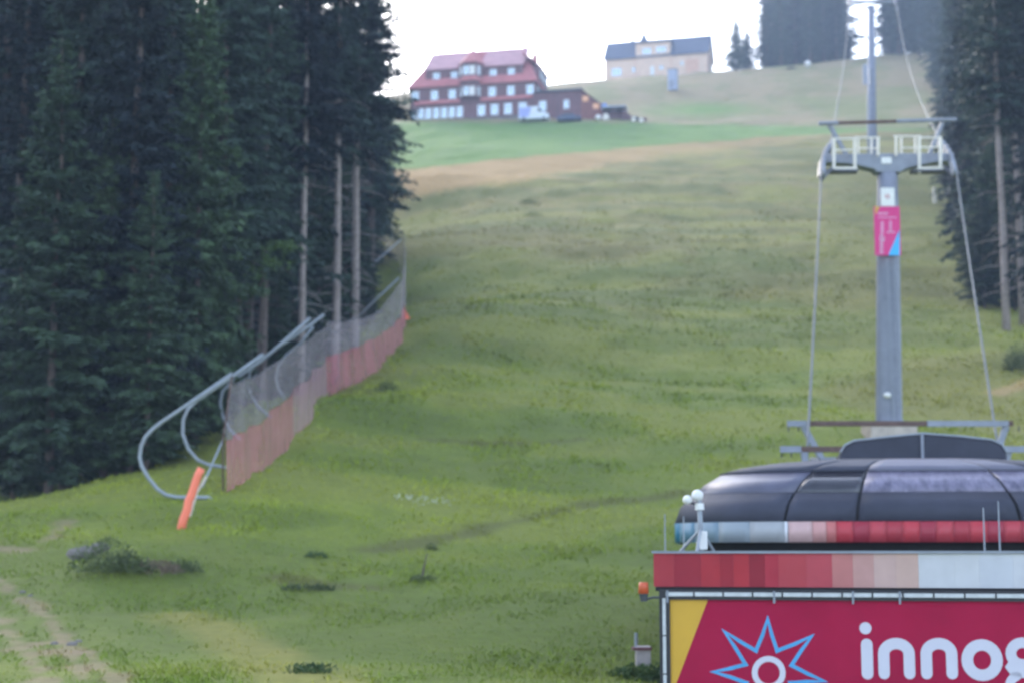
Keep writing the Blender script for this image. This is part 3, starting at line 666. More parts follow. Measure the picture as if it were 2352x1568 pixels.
# hood cowl
YC = YH+3.2; c0 = P(2118, 1052, YC)
cw = thing('hood_cowl', 'dark peaked cover box with pale centre strip on top of the station hood', 'cover', (c0.x, YC, c0.z), -R(9))
prof = [(P(px, py, YC).x-c0.x, P(px, py, YC).z-c0.z) for px, py in [(1932,1060),(1934,1036),(1944,1020),(1964,1010),(2040,1002),(2118,995),(2200,1002),(2272,1011),(2296,1022),(2306,1040),(2308,1060)]]
MB().prism(prof, 'y', 0, 3.2).build('cover_shell', M['hood'], cw, bevel=.06)
MB().tube([(P(2119,1052,YC).x-c0.x, -.03, -.02), (0.01, -.03, prof[5][1]-.02)], .032, 8).build('centre_strip', M['steel'], cw)
MB().tube([(p[0], -.01, p[1]+.005) for p in prof[1:-1]], .022, 6).build('edge_trim', M['tube'], cw)
# mast with round lamps on the station roof
YM = 23.2; m0 = P(1611, 1268, YM); q_ = lambda px, py, dy=0: Vector(P(px, py, YM+dy))-m0
zr = zf1-.02-m0.z
ms = thing('lamp_mast', 'short grey mast with two white round lamps on the station roof corner', 'mast', m0)
MB().tube([(0,0,zr), q_(1606,1140)], .042, 10, .032).build('pole', M['tube'], ms, True)
for a in ((1562,1266,.3),(1640,1266,.3),(1600,1268,-.5)): MB().tube([q_(*a[:2], a[2]), q_(1609,1215)], .022, 6).build('strut', M['tube'], ms)
for px, py, r in ((1602,1137,.085),(1579,1147,.068)):
    MB().ball(q_(px,py), r, 16).build('round_lamp', M['white'], ms, True)
MB().tube([q_(1579,1150), q_(1606,1160)], .02, 6).build('lamp_arm', M['dsteel'], ms)
MB().box(q_(1615,1240), (.11,.1,.26)).build('control_box', M['white'], ms, bevel=.01)
MB().tube([q_(1606,1155), q_(1607,1170)], .065, 10).build('collar', M['white'], ms)
for px, a, b_, Y, lab in ((1528,1180,1268,24,'thin pale rod at the left end of the station roof edge'),(1571,1185,1268,24.5,'thin rod left of the lamp mast on the station roof'),(2262,1165,1268,22.8,'left one of two thin rods standing close together on the right of the roof'),(2297,1150,1268,22.8,'right, taller one of two thin rods close together on the roof')):
    p = P(px, b_, Y); p.z = zf1-.02
    tag(MB().tube([(0,0,0), (0,0,P(px,a,Y).z-p.z)], .013, 6, .009).build('roof_rod', M['tube'], None, loc=p), lab, 'rod', 'thin rods on the station roof')
# beacon
YB = YS-.1; p = P(1478, 1378, YB)
bc = thing('warning_beacon', 'orange beacon lamp with dark base on a bracket left of the billboard', 'beacon', p)
q_ = lambda px, py: Vector(P(px, py, YB))-p
MB().tube([q_(1478,1362), q_(1478,1345), q_(1478,1336)], .072, 14, .058).build('lens', M['orange'], bc, True)
MB().tube([q_(1479,1380), q_(1478,1362.3)], .045, 12, .06).build('base', M['dsteel'], bc)
MB().tube([q_(1479,1376), q_(1500,1371), q_(1520,1371)], .018, 6).build('bracket', M['dsteel'], bc)
# white box
p = hit(1476, 1530, 20, 32); Yp = p.y; q_ = lambda px, py, dy=0: Vector(P(px, py, Yp+dy))-p
wb = thing('utility_box', 'small whitish box with dark reddish lid and stub post, left of the billboard', 'utility box', p)
MB().box(q_(1477,1510,.12), (.26,.24,.42)).build('box_body', mat('weathered_white', (.42,.37,.37), .7, 0, .2, 6), wb, bevel=.015)
MB().box(q_(1474,1488,.12), (.34,.30,.045)).build('lid', mat('reddish_lid', (.16,.06,.07), .7, 0, .2, 6), wb)
MB().tube([q_(1461,1486,.12), q_(1461,1452,.12)], .03, 8).build('post', M['tube'], wb)

# ------------------------------------------------------------------ lift pylons and ropes
def pframe(Y, px, name, label, grp='steel lift pylons'):
    g0 = onY(px, Y); t = thing(name, label, 'lift pylon', g0, 0, grp)
    return t, g0, (lambda a, b, dy=0: Vector(P(a, b, Y+dy))-g0)
Y1 = 67.0
t1, g1, Q = pframe(Y1, 2042, 'lift_pylon', 'nearer complete lift pylon with magenta sign and white railings on its crossarm')
zb = Q(2042,1000).z
MB().tube([(Q(2042,700).x,0,-.9), Q(2042,960)*1, Q(2040,600), Q(2038,400)], .60, 20, .42).build('shaft', M['shaft'], t1, True)
MB().box((0,0,.12), (1.9,1.9,.9)).build('concrete_base', mat('concrete', (.42,.36,.32), .9, 0, .2, 3, .3), t1, bevel=.04)
MB().tube([(0,0,.58),(0,0,.64)], .85, 20).build('base_flange', M['steel'], t1)
lx = Q(2062,700)
for dx in (.06, .38): MB().rbar((dx,-.66,.6), (dx-.06,-.62,Q(2040,600).z), .04, .06).build('ladder_rail', M['steel'], t1)
for i in range(24): MB().tube([(.06-i*.001,-.66,.9+i*.3), (.37,-.66,.9+i*.3)], .018, 5).build('ladder_rung', M['steel'], t1)
MB().ball(Q(2038,907,-.56), .16, 12, .8).build('white_cap', M['white'], t1, True)
pr = [(Q(px, 400).x, Q(2040, py).z) for px, py in [(1893,358),(2188,356),(2188,374),(2140,378),(2105,385),(2074,393),(2066,400),(2010,400),(2004,393),(1970,385),(1940,380),(1893,378)]]
MB().prism(pr, 'y', -.35, .35).build('crossarm', M['steel'], t1, bevel=.04)
MB().box(Q(2036,369,-.37), (.42,.03,.27)).build('number_plate', M['white'], t1)
MB().tube([Q(1880,284), Q(2197,275)], .075, 8).build('top_beam', M['rust'], t1)
MB().tube([Q(1880,284,-.12), Q(1925,283,-.12)], .085, 8).build('top_beam_end', M['steel'], t1); MB().tube([Q(2060,279,-.12), Q(2197,275,-.12)], .085, 8).build('top_beam_end', M['steel'], t1)
MB().rbar(Q(1904,286), Q(1946,360), .16, .16).build('strut', M['steel'], t1); MB().rbar(Q(2167,277), Q(2133,358), .16, .16).build('strut', M['steel'], t1)
zx = lambda X: 1796.6+X*.2604; zy = lambda Y_: 226.9+Y_*.2604
for X, ya_, yb_, dy, r in [(455,350,640,-.75,.07),(640,345,640,-.75,.07),(672,340,500,.5,.045),(788,340,500,.5,.05),(845,345,505,-.5,.065),
                         (1005,340,505,-.5,.055),(1050,340,500,.5,.05),(1172,330,500,.5,.05),(1210,325,660,-.75,.065),(1395,335,635,-.75,.075)]:
    MB().tube([Q(zx(X), zy(ya_), dy), Q(zx(X), zy(yb_), dy)], r, 6).build('railing_post', M['cream'], t1)
for a, b_, y, dy in [(455,640,355,-.75),(455,640,455,-.75),(672,845,345,.5),(672,845,440,.5),(640,860,345,-.5),(985,1210,333,-.5),(1050,1210,435,.5),(1210,1395,345,-.75),(1210,1395,430,-.75)]:
    MB().tube([Q(zx(a), zy(y), dy), Q(zx(b_), zy(y), dy)], .04, 6).build('railing_bar', M['cream'], t1)
for a, b_ in ((425,660),(1195,1440)):
    MB().rbar(Q(zx(a), zy(622), -.75), Q(zx(b_), zy(622), -.75), .12, .16).build('platform_edge', M['cream'], t1)
    MB().rbar(Q(zx(a-60), zy(645), -.6), Q(zx(b_), zy(645), -.6), .5, .10).build('platform', M['dsteel'], t1)
    MB().rbar(Q(zx(a), zy(622), .6), Q(zx(b_), zy(622), .6), .12, .12).build('platform_edge', M['steel'], t1)
for side, pts in (('l', [(1906,345,3.2),(1895,358,1.6),(1888,374,0),(1886,392,-1.5),(1886,408,-2.8)]), ('r', [(2163,338,3.2),(2176,352,1.6),(2187,370,0),(2192,388,-1.5),(2196,404,-2.8)])):
    w3 = [Q(*p) for p in pts]; s = 1 if side == 'l' else -1
    MB().tube(w3, .13, 6).build('sheave_beam', M['dsteel'], t1)
    for i in range(8):
        f_ = i/7*3.999; k = int(f_); c = w3[k].lerp(w3[k+1], f_-k)
        MB().tube([c+Vector((-.07+.08*s,0,.22)), c+Vector((.07+.08*s,0,.22))], .22, 14).build('sheave', M['steel'], t1)
    MB().rbar(w3[4]+Vector((0,0,-.1)), Q(1915 if s > 0 else 2165, 382, -.3), .12, .14).build('catcher', M['dsteel'], t1)
# signs on the pylon
def sign(name, x0_, y0_, x1_, y1_, m, lab, cat):
    c = Vector(P((x0_+x1_)/2, y1_, Y1-.72)); t = thing(name, lab, cat, c)
    q = lambda px, py: (P(px, py, Y1-.72).x-c.x, P(px, py, Y1-.72).z-c.z)
    a, b_ = q(x0_, y1_), q(x1_, y0_)
    MB().span((a[0], -.02, a[1]), (b_[0], .03, b_[1])).build('sign_panel', m, t)
    MB().box(((a[0]+b_[0])/2, .16, b_[1]*.5), (.5, .24, .3)).build('bracket', M['steel'], t)
    return t, q
s1, q1 = sign('notice_sign', 2024, 432, 2054, 474, M['white'], 'small white notice with faint red mark above the magenta sign on the pylon', 'sign')
stroke(arc(2038,452,4,4,0,330,12), 2.5, 'red_ring', mat('red_print', (.5,.2,.22), .5), closed=True, fn=q1, parent=s1, off=-.022, th=.004)
s2, q2 = sign('sponsor_sign', 2010, 475, 2066, 587, mat('magenta_print', (.62,.03,.20), .5, 0, .04, 2), 'upright magenta sign with cyan corner and vertical white lettering on the pylon', 'sign')
MB().prism([q2(2066,528), q2(2066,587), q2(2040,587)], 'y', -.024, -.0205).build('cyan_corner', mat('cyan_print', (.05,.42,.78), .5, 0, .04, 2), s2)
MB().prism([q2(2010,475), q2(2021,475), q2(2010,495)], 'y', -.024, -.0205).build('yellow_corner', mat('yellow_print2', (.58,.33,.03), .5, 0, .05, 2), s2)
def text(s, px, py, h_px, m, q, parent, rot=True, name='lettering'):
    c = bpy.data.curves.new(name, 'FONT'); c.body = s; c.size = 1; c.extrude = .003; tmp = bpy.data.objects.new(name, c)
    COL.objects.link(tmp); dg = bpy.context.evaluated_depsgraph_get(); me = bpy.data.meshes.new_from_object(tmp.evaluated_get(dg)); bpy.data.objects.remove(tmp)
    me.materials.clear(); me.materials.append(m); o = bpy.data.objects.new(name, me); COL.objects.link(o); o.parent = parent
    x, z = q(px, py); k = abs(q(px+h_px, py)[0]-x)/.7; o.scale = (k, k, k); o.location = (x, -.026, z)
    o.rotation_euler = (R(90), R(-90) if rot else 0, 0); return o
text('innogy', 2029, 584, 12, M['letter'], q2, s2)
mp_ = mat('pale_pink_print', (.66,.25,.42), .5)
for pts, wd in (([(2018,491),(2038,491)],5), ([(2018,500),(2058,500)],3), ([(2026,512),(2026,536)],7), ([(2045,510),(2045,530)],6), ([(2038,534),(2054,534)],4)):
    stroke(pts, wd, 'print_line', mp_, fn=q2, parent=s2, off=-.0205, th=.003)
# near portal frames close to the station
tn, gn, Qn = pframe(40.0, 2085, 'lift_pylon', 'nearest lift frame of two horizontal steel beams right behind the station hood')
MB().tube([(0,0,-.6), Qn(2085,1010)], .5, 16, .42).build('shaft', M['shaft'], tn, True)
for (xa, xb, y, dy, lst) in ((1808,2400,972,2.0,[(1845,978,1893,1062),(2310,978,2282,1062)]), (1792,2440,1031,-2.0,[(1846,1036,1852,1075),(2316,1036,2306,1075)])):
    xb_ = 2346 if dy > 0 else 2390
    MB().rbar(Qn(xa+20, y, dy), Qn(xb_-(20 if dy>0 else 0), y, dy), .14, .13).build('beam', M['rust'], tn)
    MB().rbar(Qn(xa, y, dy-.09), Qn(xa+48, y, dy-.09), .06, .15).build('beam_sleeve', M['steel'], tn)
    MB().rbar(Qn(2130, y, dy-.09), Qn(xb_-30, y, dy-.09), .06, .15).build('beam_sleeve', M['steel'], tn)
    for k in (xa+3, xa+26, xb_-30, xb_-6): MB().tube([Qn(k, y+6, dy), Qn(k, y+18, dy)], .02, 5).build('hook', M['dsteel'], tn)
    for a, b_, c_, d_ in lst: MB().rbar(Qn(a, b_, dy), Qn(c_, d_, dy), .13, .15).build('strut', M['steel'], tn)
MB().rbar(Qn(1880,1062,0), Qn(2300,1062,0), .5, .25).build('crossarm', M['steel'], tn)
for px in (1870, 2296): MB().rbar(Qn(px,1066,-3), Qn(px,1058,3), .2, .2).build('sheave_beam', M['dsteel'], tn)
# upper pylon
t2, g2, Q2 = pframe(235.0, 2005, 'lift_pylon', 'upper tall grey lift pylon against the bright sky gap on the crest')
MB().tube([(0,0,-1.5), (0,0,6), Q2(2001,14)], .86, 18, .5).build('shaft', M['shaft'], t2, True)
MB().tube([Q2(1949,5), Q2(2058,5)], .28, 10).build('crossarm', M['steel'], t2)
MB().rbar(Q2(1975,-12), Q2(2030,-12), .2, .2).build('top_beam', M['steel'], t2)
for a, b_ in ((1975,1962),(2030,2045)): MB().rbar(Q2(a,-12), Q2(b_,5), .14, .14).build('strut', M['steel'], t2)
for px in (1952, 2056):
    MB().rbar(Q2(px,12,-3), Q2(px,-4,3.5), .25, .3).build('sheave_beam', M['dsteel'], t2)
    MB().tube([Q2(px,14,-1), Q2(px-4 if px < 2000 else px+6,22,-1)], .15, 6).build('catcher', M['steel'], t2)
MB().rbar(Q2(1985,15), Q2(1998,22), .3, .3).build('head_plate', M['steel'], t2)
MB().box(Q2(2000,175,-.9), (.5,.2,2.4)).build('ladder_box', M['steel'], t2)
# ropes
def rope(pts, name, lab, sag, r=.034):
    out = []
    for (a, b_), s in zip(zip(pts[:-1], pts[1:]), sag):
        for i in range(14): k = i/14; v = a.lerp(b_, k); v.z -= s*4*k*(1-k); out.append(v)
    out.append(pts[-1]); tag(MB().tube(out, r, 6).build(name, mat(name+lab[:5], (.12,.135,.145), .6, 0, .1, 3), None, True), lab, 'rope', 'hauling ropes of the chairlift')
ro = lambda *a: Vector(P(*a))
rope([ro(1852,1075,39), ro(1886,400,64.2), ro(1889,366,67), ro(1906,335,70.2), ro(1951,6,235), ro(1975,-60,370)], 'hauling_rope', 'left hauling rope running from the station over the near pylon up the hill', [.15,0,0,1.6,1])
rope([ro(2298,1062,42), ro(2197,397,64.2), ro(2189,362,67), ro(2163,328,70.2), ro(2058,4,235), ro(2035,-60,370)], 'hauling_rope', 'right hauling rope running from the station over the near pylon up the hill', [.15,0,0,2.6,1])

# ------------------------------------------------------------------ safety net fence
ff_ = [(512,1134),(548,1108),(596,1078),(665,1007),(717,944),(750,912),(807,886),(859,858),(898,815),(920,784),(926,735),(926,690),(924,650),(912,610),(890,575),(855,545)]
base = [hit(*p) for p in ff_]
fn_ = thing('safety_net_fence', 'curved steel posts carrying a grey net with red skirt along the forest edge', 'safety fence', base[0])
f0 = base[0].copy()
def netmat(name, c, dens, c2):
    m = mat(name, c, .8, 0, .1, 3, c2=c2); t = m.node_tree; b = t.nodes['Principled BSDF']; out = [n for n in t.nodes if n.type == 'OUTPUT_MATERIAL'][0]
    tr = t.nodes.new('ShaderNodeBsdfTransparent'); mx = t.nodes.new('ShaderNodeMixShader'); no = t.nodes.new('ShaderNodeTexNoise'); mp = t.nodes.new('ShaderNodeMapping'); mp.inputs['Scale'].default_value = (1.1, 1.1, .35)
    tc = [n for n in t.nodes if n.type == 'TEX_COORD'][0]; t.links.new(tc.outputs['Object'], mp.inputs[0]); t.links.new(mp.outputs[0], no.inputs['Vector']); no.inputs['Scale'].default_value = 1.5
    mr = t.nodes.new('ShaderNodeMapRange'); mr.inputs['From Min'].default_value = .3; mr.inputs['From Max'].default_value = .7; mr.inputs['To Min'].default_value = dens-.08; mr.inputs['To Max'].default_value = dens+.08
    t.links.new(no.outputs['Fac'], mr.inputs['Value']); t.links.new(mr.outputs[0], mx.inputs[0]); t.links.new(tr.outputs[0], mx.inputs[1]); t.links.new(b.outputs[0], mx.inputs[2]); t.links.new(mx.outputs[0], out.inputs['Surface']); return m
NG = netmat('grey_mesh_net', (.47,.41,.43), .35, (.44,.36,.39)); NR = netmat('red_mesh_net', (.62,.25,.27), .50, (.54,.19,.21)); NR2 = netmat('faded_red_mesh_net', (.62,.38,.40), .45, (.58,.34,.36))
_mid = [1012,990,965,899,852,818,799,775,748,723,690,650,610,575,545,525]; _top = [876,868,846,797,765,737,731,717,672,633,594,556,538,520,503,496]
hr = [P(f[0], m_, b_.y).z-b_.z for f, m_, b_ in zip(ff_, _mid, base)]; ht = [P(f[0], m_, b_.y).z-b_.z for f, m_, b_ in zip(ff_, _top, base)]
for i in range(len(base)-1):
    a, b_ = base[i]-f0, base[i+1]-f0; N = 16; d = (b_-a); nrm = Vector((d.y, -d.x, 0)).normalized(); if_ = i*1.7
    lo, mi, tp = [], [], []
    for k in range(N+1):
        s = k/N; p = a.lerp(b_, s); wv = math.sin((i+s)*7.3)*.07+math.sin((i+s)*15)*.02; e = 4*s*(1-s)
        zr_ = hr[i]*(1-s)+hr[i+1]*s; zt_ = ht[i]*(1-s)+ht[i+1]*s
        p0 = p.copy(); p0.z = gz(p.x+f0.x, p.y+f0.y)-f0.z+.04+.04*math.sin((i+s)*13)
        lo.append(p0+nrm*(wv+.12)); m_ = p+nrm*(wv*1.6+.05); m_.z = p.z+zr_-.05*e+.03*math.sin((i+s)*17); mi.append(m_)
        q = p+nrm*wv*.5; q.x += .12; q.z = p.z+zt_-.13*e-.02*math.sin((i+s)*31); tp.append(q)
    def sheet(A, Bv, name, m, off=0):
        mb = MB(); rows_ = [[u.lerp(v, r_/3)+nrm*off for u, v in zip(A, Bv)] for r_ in range(4)]
        mb.add([v for r_ in rows_ for v in r_], [(r_*(N+1)+k, r_*(N+1)+k+1, (r_+1)*(N+1)+k+1, (r_+1)*(N+1)+k) for r_ in range(3) for k in range(N)])
        return mb.build(name, m, fn_, True)
    if i < 10: sheet(lo, mi, 'red_net', NR2 if i in (3,4) else NR, .01)
    sheet([x_+Vector((0,0,.02)) for x_ in (mi if i < 10 else lo)], tp, 'grey_net', NG)
    MB().tube(tp, .02, 5).build('top_cord', M['dsteel'], fn_)
    MB().tube(lo, .022, 5).build('bottom_cord', NR if i < 10 else M['dsteel'], fn_)
zp = lambda X, Y_: (272+X*.405, 635+Y_*.405)
posts = [(50.3,[(510,1252),(330,1250),(270,1237),(220,1203),(170,1140),(132,1075),(120,1020),(130,960),(152,910),(190,868),(240,828),(400,720),(645,550)]),
 (55,[(600,1080),(510,1066),(450,1040),(395,975),(365,890),(368,810),(395,750),(450,698),(640,570),(822,440)]),
 (62,[(672,908),(625,860),(590,790),(577,710),(590,650),(640,595),(820,470),(1088,235)]),
 (68,[(845,782),(790,735),(745,660),(735,600),(748,530),(800,475),(980,352),(1168,215)]),
 (74,[(940,692),(905,630),(893,570),(905,510),(950,445),(1040,370),(1105,282)]),
 (99,[(1332,388),(1322,310),(1345,245),(1450,140),(1592,8)])]
for k, (Y, pl) in enumerate(posts):
    pts = [Vector(P(*zp(*p), Y))-f0 for p in pl]
    g_ = pts[0]+f0; pts.insert(0, Vector((g_.x+.35, g_.y, min(g_.z, gz(g_.x, g_.y))-.25))-f0)
    MB().tube(pts, .06, 8).build('post', M['tube'], fn_, True)
for Y, pl in ((128,[(826,705),(815,665),(835,625),(922,550)]),(160,[(838,600),(838,565),(868,525),(897,503)])):
    pts = [Vector(P(*p, Y))-f0 for p in pl]; MB().tube(pts, .06, 6).build('post', M['tube'], fn_, True)
MB().tube([Vector(P(*zp(605,860), 50.5))-f0, Vector(P(*zp(590,930), 50.5))-f0, Vector(P(*zp(475,1190), 49))-f0], .03, 6).build('guy_rope', M['tube'], fn_)
MB().tube([Vector(P(*zp(645,550), 50.3))-f0, Vector(P(512,1010,50.2))-f0, base[0]-f0+Vector((0,0,.05))], .03, 6).build('end_cord', M['rust'], fn_)
# orange padded pole
p = hit(418, 1212, 38, 60); Yp = p.y; q_ = lambda px, py: Vector(P(px, py, Yp))-p
op = thing('orange_padded_pole', 'leaning fluorescent orange foam padded pole in the grass before the first net post', 'padded pole', p)
MB().tube([q_(414,1214)+Vector((0,0,-.15)), q_(421,1192), q_(430,1170), q_(433,1150), q_(440,1135), q_(455,1090), q_(463,1075)], .125, 12, .11).build('foam_pad', M['pad'], op, True)
MB().tube([q_(432,1185)+Vector((0,.25,0)), q_(448,1130)+Vector((0,.25,0)), q_(470,1092)+Vector((0,.25,0))], .035, 8).build('pale_stick', M['cream'], op)
p = hit(930, 738); tag(MB().prism([(-.28,0),(.35,.12),(-.05,.8)], 'y', -.04, .04).build('orange_marker_flag', M['pad'], None, loc=p), 'small orange flag scrap at the outermost bend of the red net', 'flag')

# ------------------------------------------------------------------ brick red guest house
def house(name, lab, px, py, Y, yaw):
    g = Vector(P(px, py, Y)); return thing(name, lab, 'house', g, -R(yaw)), g
M['siding'] = mat('dark_brown_siding', (.165,.082,.088), .75, 0, .22, 1.2, .2); M['redroof'] = mat('red_tile_roof', (.46,.155,.155), .7, 0, .18, .8, .2); M['palroof'] = mat('faded_red_roof', (.47,.25,.27), .6, 0, .2, .5, .2)
M['pane'] = mat('window_glass', (.42,.50,.56), .2, .6, .2, .7); M['panew'] = mat('curtained_glass_painted_lit', (.80,.76,.72), .3, 0, .06, 1); M['wframe'] = mat('window_frame_white', (.70,.74,.76), .5, 0, .05, 3)  # panew: warm white colour paints the lit, reflecting look of the bay panes
hA, gA = house('guest_house', 'large dark sided mountain guest house with red hipped roof and many windows', 942, 285, 334, 12.5)
HL_, HD = 26.9, 15.0
def win(par, u, z, w_, h, wy=0, pane='pane', side=False, rot=0, loc=None):
    fr_ = MB(); f = .13
    for c, d in (((0,-.04,h/2-f/2),(w_,.12,f)),((0,-.04,-h/2+f/2),(w_,.12,f)),((-w_/2+f/2,-.04,0),(f,.12,h-2*f)),((w_/2-f/2,-.04,0),(f,.12,h-2*f)),((0,-.03,0),(.07,.08,h-2*f))): fr_.box(c, d)
    o = fr_.build('window', M['wframe'], par); o.location = (u, wy, z) if loc is None else loc; o.rotation_euler = (0,0,rot)
    MB().box((0,.0,0), (w_-2*f, .05, h-2*f)).build('pane', M[pane], o)
MB().span((0,0,-3),(HL_,HD,7.9)).build('wall', M['siding'], hA)
# main hipped roof
def hipped(x0_, x1_, y0_, y1_, z0_, r0, r1, zr_, m, name, par, oh=.5, th=.25):
    ym = (y0_+y1_)/2; s = (zr_-z0_)/(ym-y0_); a = (x0_-oh, y0_-oh, z0_-oh*s); 
    V = [(x0_-oh,y0_-oh,z0_-oh*.4),(x1_+oh,y0_-oh,z0_-oh*.4),(x1_+oh,y1_+oh,z0_-oh*.4),(x0_-oh,y1_+oh,z0_-oh*.4),(r0,ym,zr_),(r1,ym,zr_)]
    V += [(v[0],v[1],v[2]-th) for v in V[:4]]
    return MB().add(V, [(0,1,5,4),(1,2,5),(2,3,4,5),(3,0,4),(0,6,7,1),(1,7,8,2),(2,8,9,3),(3,9,6,0),(6,9,8,7)]).build(name, m, par)
rf = hipped(0, HL_, 0, HD, 8.0, 4.0, 23.2, 17.1, M['redroof'], 'roof', hA)
MB().rbar((3.9,7.5,17.12),(23.4,7.5,17.12),.3,.2).build('ridge_cap', M['redroof'], rf)
MB().tube([(23.3,7.5,16.9),(23.3,7.5,18.0),(23.3,7.5,20.0)], .34, 8, .13).build('ridge_spike', M['redroof'], rf)
MB().box((25.3,8.0,14.9),(.9,1.0,1.6)).build('chimney', M['redroof'], rf)
for u0, u1 in ((3.0,10.4),(15.2,24.0)):
    d = MB().span((u0,1.2,8.6),(u1,6,11.9)).build('dormer', M['siding'], hA)
    MB().prism([(.85,11.85),(7.6,17.2),(7.6,17.0),(.85,11.6)], 'x', u0-.3, u1+.3).build('dormer_roof', M['palroof'], d)
for u in (5.4,9.3): win(hA, u, 10.15, 1.45, 1.75, 1.18)
for u in (17.7,21.6): win(hA, u, 10.15, 1.45, 1.75, 1.18)
bay = [(10.7,0),(11.9,-1.5),(14.5,-1.5),(15.5,0)]
MB().prism(bay+[(15.5,1.8),(10.7,1.8)], 'z', 4.7, 12.2).build('bay', M['siding'], hA)
MB().add([(10.3,.2,12.1),(11.7,-1.9,12.1),(14.7,-1.9,12.1),(15.9,.2,12.1),(15.9,3,12.1),(10.3,3,12.1),(13.1,2.4,16.2)], [(0,1,6),(1,2,6),(2,3,6),(3,4,6),(4,5,6),(5,0,6),(0,5,4,3,2,1)]).build('bay_roof', M['redroof'], hA)
MB().add([(10.3,-.02,8.1),(11.6,-2.0,8.1),(14.8,-2.0,8.1),(15.9,-.02,8.1),(10.8,-.02,9.2),(12.0,-1.55,9.2),(14.4,-1.55,9.2),(15.4,-.02,9.2)], [(0,1,5,4),(1,2,6,5),(2,3,7,6),(0,3,2,1),(4,5,6,7)]).build('bay_skirt_roof', M['redroof'], hA)
for z in (5.9, 10.4):
    win(hA, 12.55, z, 1.15, 1.9, -1.53); win(hA, 13.85, z, 1.15, 1.9, -1.53, 'panew')
    win(hA, 0, 0, .9, 1.8, loc=(11.27,-.78,z), rot=-math.atan2(1.5,1.2)+0); win(hA, 0, 0, .8, 1.8, loc=(15.03,-.78,z), rot=math.atan2(1.5,1.0))
for u in (1.1,5.3,9.2,17.8,21.8,25.9): win(hA, u, 5.85, 1.55, 2.0, -.02)
for u in (.7,2.35,4.0,5.7,7.4,9.1,10.8): win(hA, u, 1.95, 1.35, 2.3, -.02)
for u in (15.5,18.3,21.2,24.3): win(hA, u, 2.0, 1.65, 2.3, -.02)
for u0, u1 in ((1.0,10.9),(15.3,26.4)): MB().prism([(-.02,4.75),(-.42,4.05),(-.42,3.95),(-.02,3.95)], 'x', u0, u1).build('string_course', M['redroof'], hA)
MB().span((-.05,-.06,-3),(HL_+.04,-.005,.55)).build('foundation', M['stone'], hA)
d = MB().span((HL_-2.5,3,8.6),(HL_+.3,12,11.8)).build('dormer', M['siding'], hA)
MB().add([(HL_+.6,2.6,11.75),(HL_+.6,12.4,11.75),(23.6,12.4,15.2),(23.6,2.6,15.2),(HL_+.6,2.6,11.5),(HL_+.6,12.4,11.5),(23.6,12.4,14.9),(23.6,2.6,14.9)], [(0,1,2,3),(7,6,5,4),(0,4,5,1),(1,5,6,2),(2,6,7,3),(3,7,4,0)]).build('dormer_roof', M['redroof'], d)
for w_ in (4.5,7.5,10.5): win(hA, 0,0,1.6,1.7, loc=(HL_+.34,w_,10.2), rot=R(90))
for w_ in (3,6,9,12): win(hA, 0,0,1.2,1.9, loc=(HL_+.04,w_,6.2), rot=R(90))
# side wing and lean-to
MB().span((HL_+.02,-.3,-3),(36.6,9,4.9)).build('wing', M['siding'], hA)
MB().span((HL_-.1,-.8,4.92),(37.0,9.5,5.25)).build('wing_roof', M['dsteel'], hA)
MB().prism([(36.62,-3),(36.62,4.8),(41.4,1.0),(41.4,-3)], 'y', -.2, 7).build('lean_to', mat('reddish_boards', (.22,.085,.07), .75, 0, .2, 1.5), hA)
MB().prism([(36.62,5.15),(36.62,4.86),(41.7,.8),(41.7,1.1)], 'y', -.8, 7.5).build('lean_to_roof', M['siding'], hA)
M['lit'] = mat('lit_orange_window', (.6,.35,.2), .5, emit=((1,.45,.25), .04))
for u, z in ((37.6,3.1),(39.8,1.4)): MB().box((u,-.24,z),(1.25,.1,1.15)).build('lit_window', M['lit'], hA)
win(hA, 33.6, 2.1, 1.1, 1.9, -.33); win(hA, 28.6, 2.0, 1.5, 2.2, -.33)
MB().box((31.8,-.38,2.3),(.08,.06,4.6)).build('drain_pipe', M['dsteel'], hA)
# orange timber house on the crest
hB, gB = house('timber_house', 'pale orange new timber house with dark slate roof alone on the crest', 1390, 187, 432, 14.5)
M['timber'] = mat('pale_orange_timber', (.68,.50,.38), .7, 0, .10, .8, .2); M['slate'] = mat('slate_roof', (.085,.10,.145), .5, 0, .15, .6)
M['timber2'] = mat('warmer_timber', (.64,.40,.29), .7, 0, .1, .8)
bL, bD = 28.2, 11.0
V = [(0,0,-4),(bL,0,-4),(bL,bD,-4),(0,bD,-4),(0,0,6.4),(bL,0,6.4),(bL,bD,6.4),(0,bD,6.4),(0,5.5,12.2),(bL,5.5,12.2)]
MB().add(V, [(0,1,5,4),(2,3,7,6),(1,2,6,9,5),(3,0,4,8,7),(0,3,2,1)]).build('wall', M['timber'], hB)
V = [(-.5,-.5,5.98),(bL+.5,-.5,5.98),(bL+.5,5.5,12.45),(-.5,5.5,12.45),(bL+.5,bD+.5,5.98),(-.5,bD+.5,5.98)]; V += [(a,b_,c-.22) for a,b_,c in V]
MB().add(V, [(0,1,2,3),(3,2,4,5),(6,9,8,7),(9,11,10,8),(0,6,7,1),(5,4,10,11),(1,7,8,2),(2,8,10,4),(0,3,9,6),(3,5,11,9)]).build('roof', M['slate'], hB)
MB().span((8.6,-.15,-3.5),(18.0,4,9.9)).build('gable_front', M['timber'], hB)
MB().prism([(-.6,9.95),(4.4,11.0),(4.4,10.8),(-.6,9.75)], 'x', 8.3, 18.3).build('gable_front_roof', M['slate'], hB)
MB().add([(8.7,4.3,11.4),(11.3,4.3,11.4),(11.3,6.7,11.4),(8.7,6.7,11.4),(10.0,5.5,15.1)], [(0,1,4),(1,2,4),(2,3,4),(3,0,4),(0,3,2,1)]).build('roof_turret', M['slate'], hB)
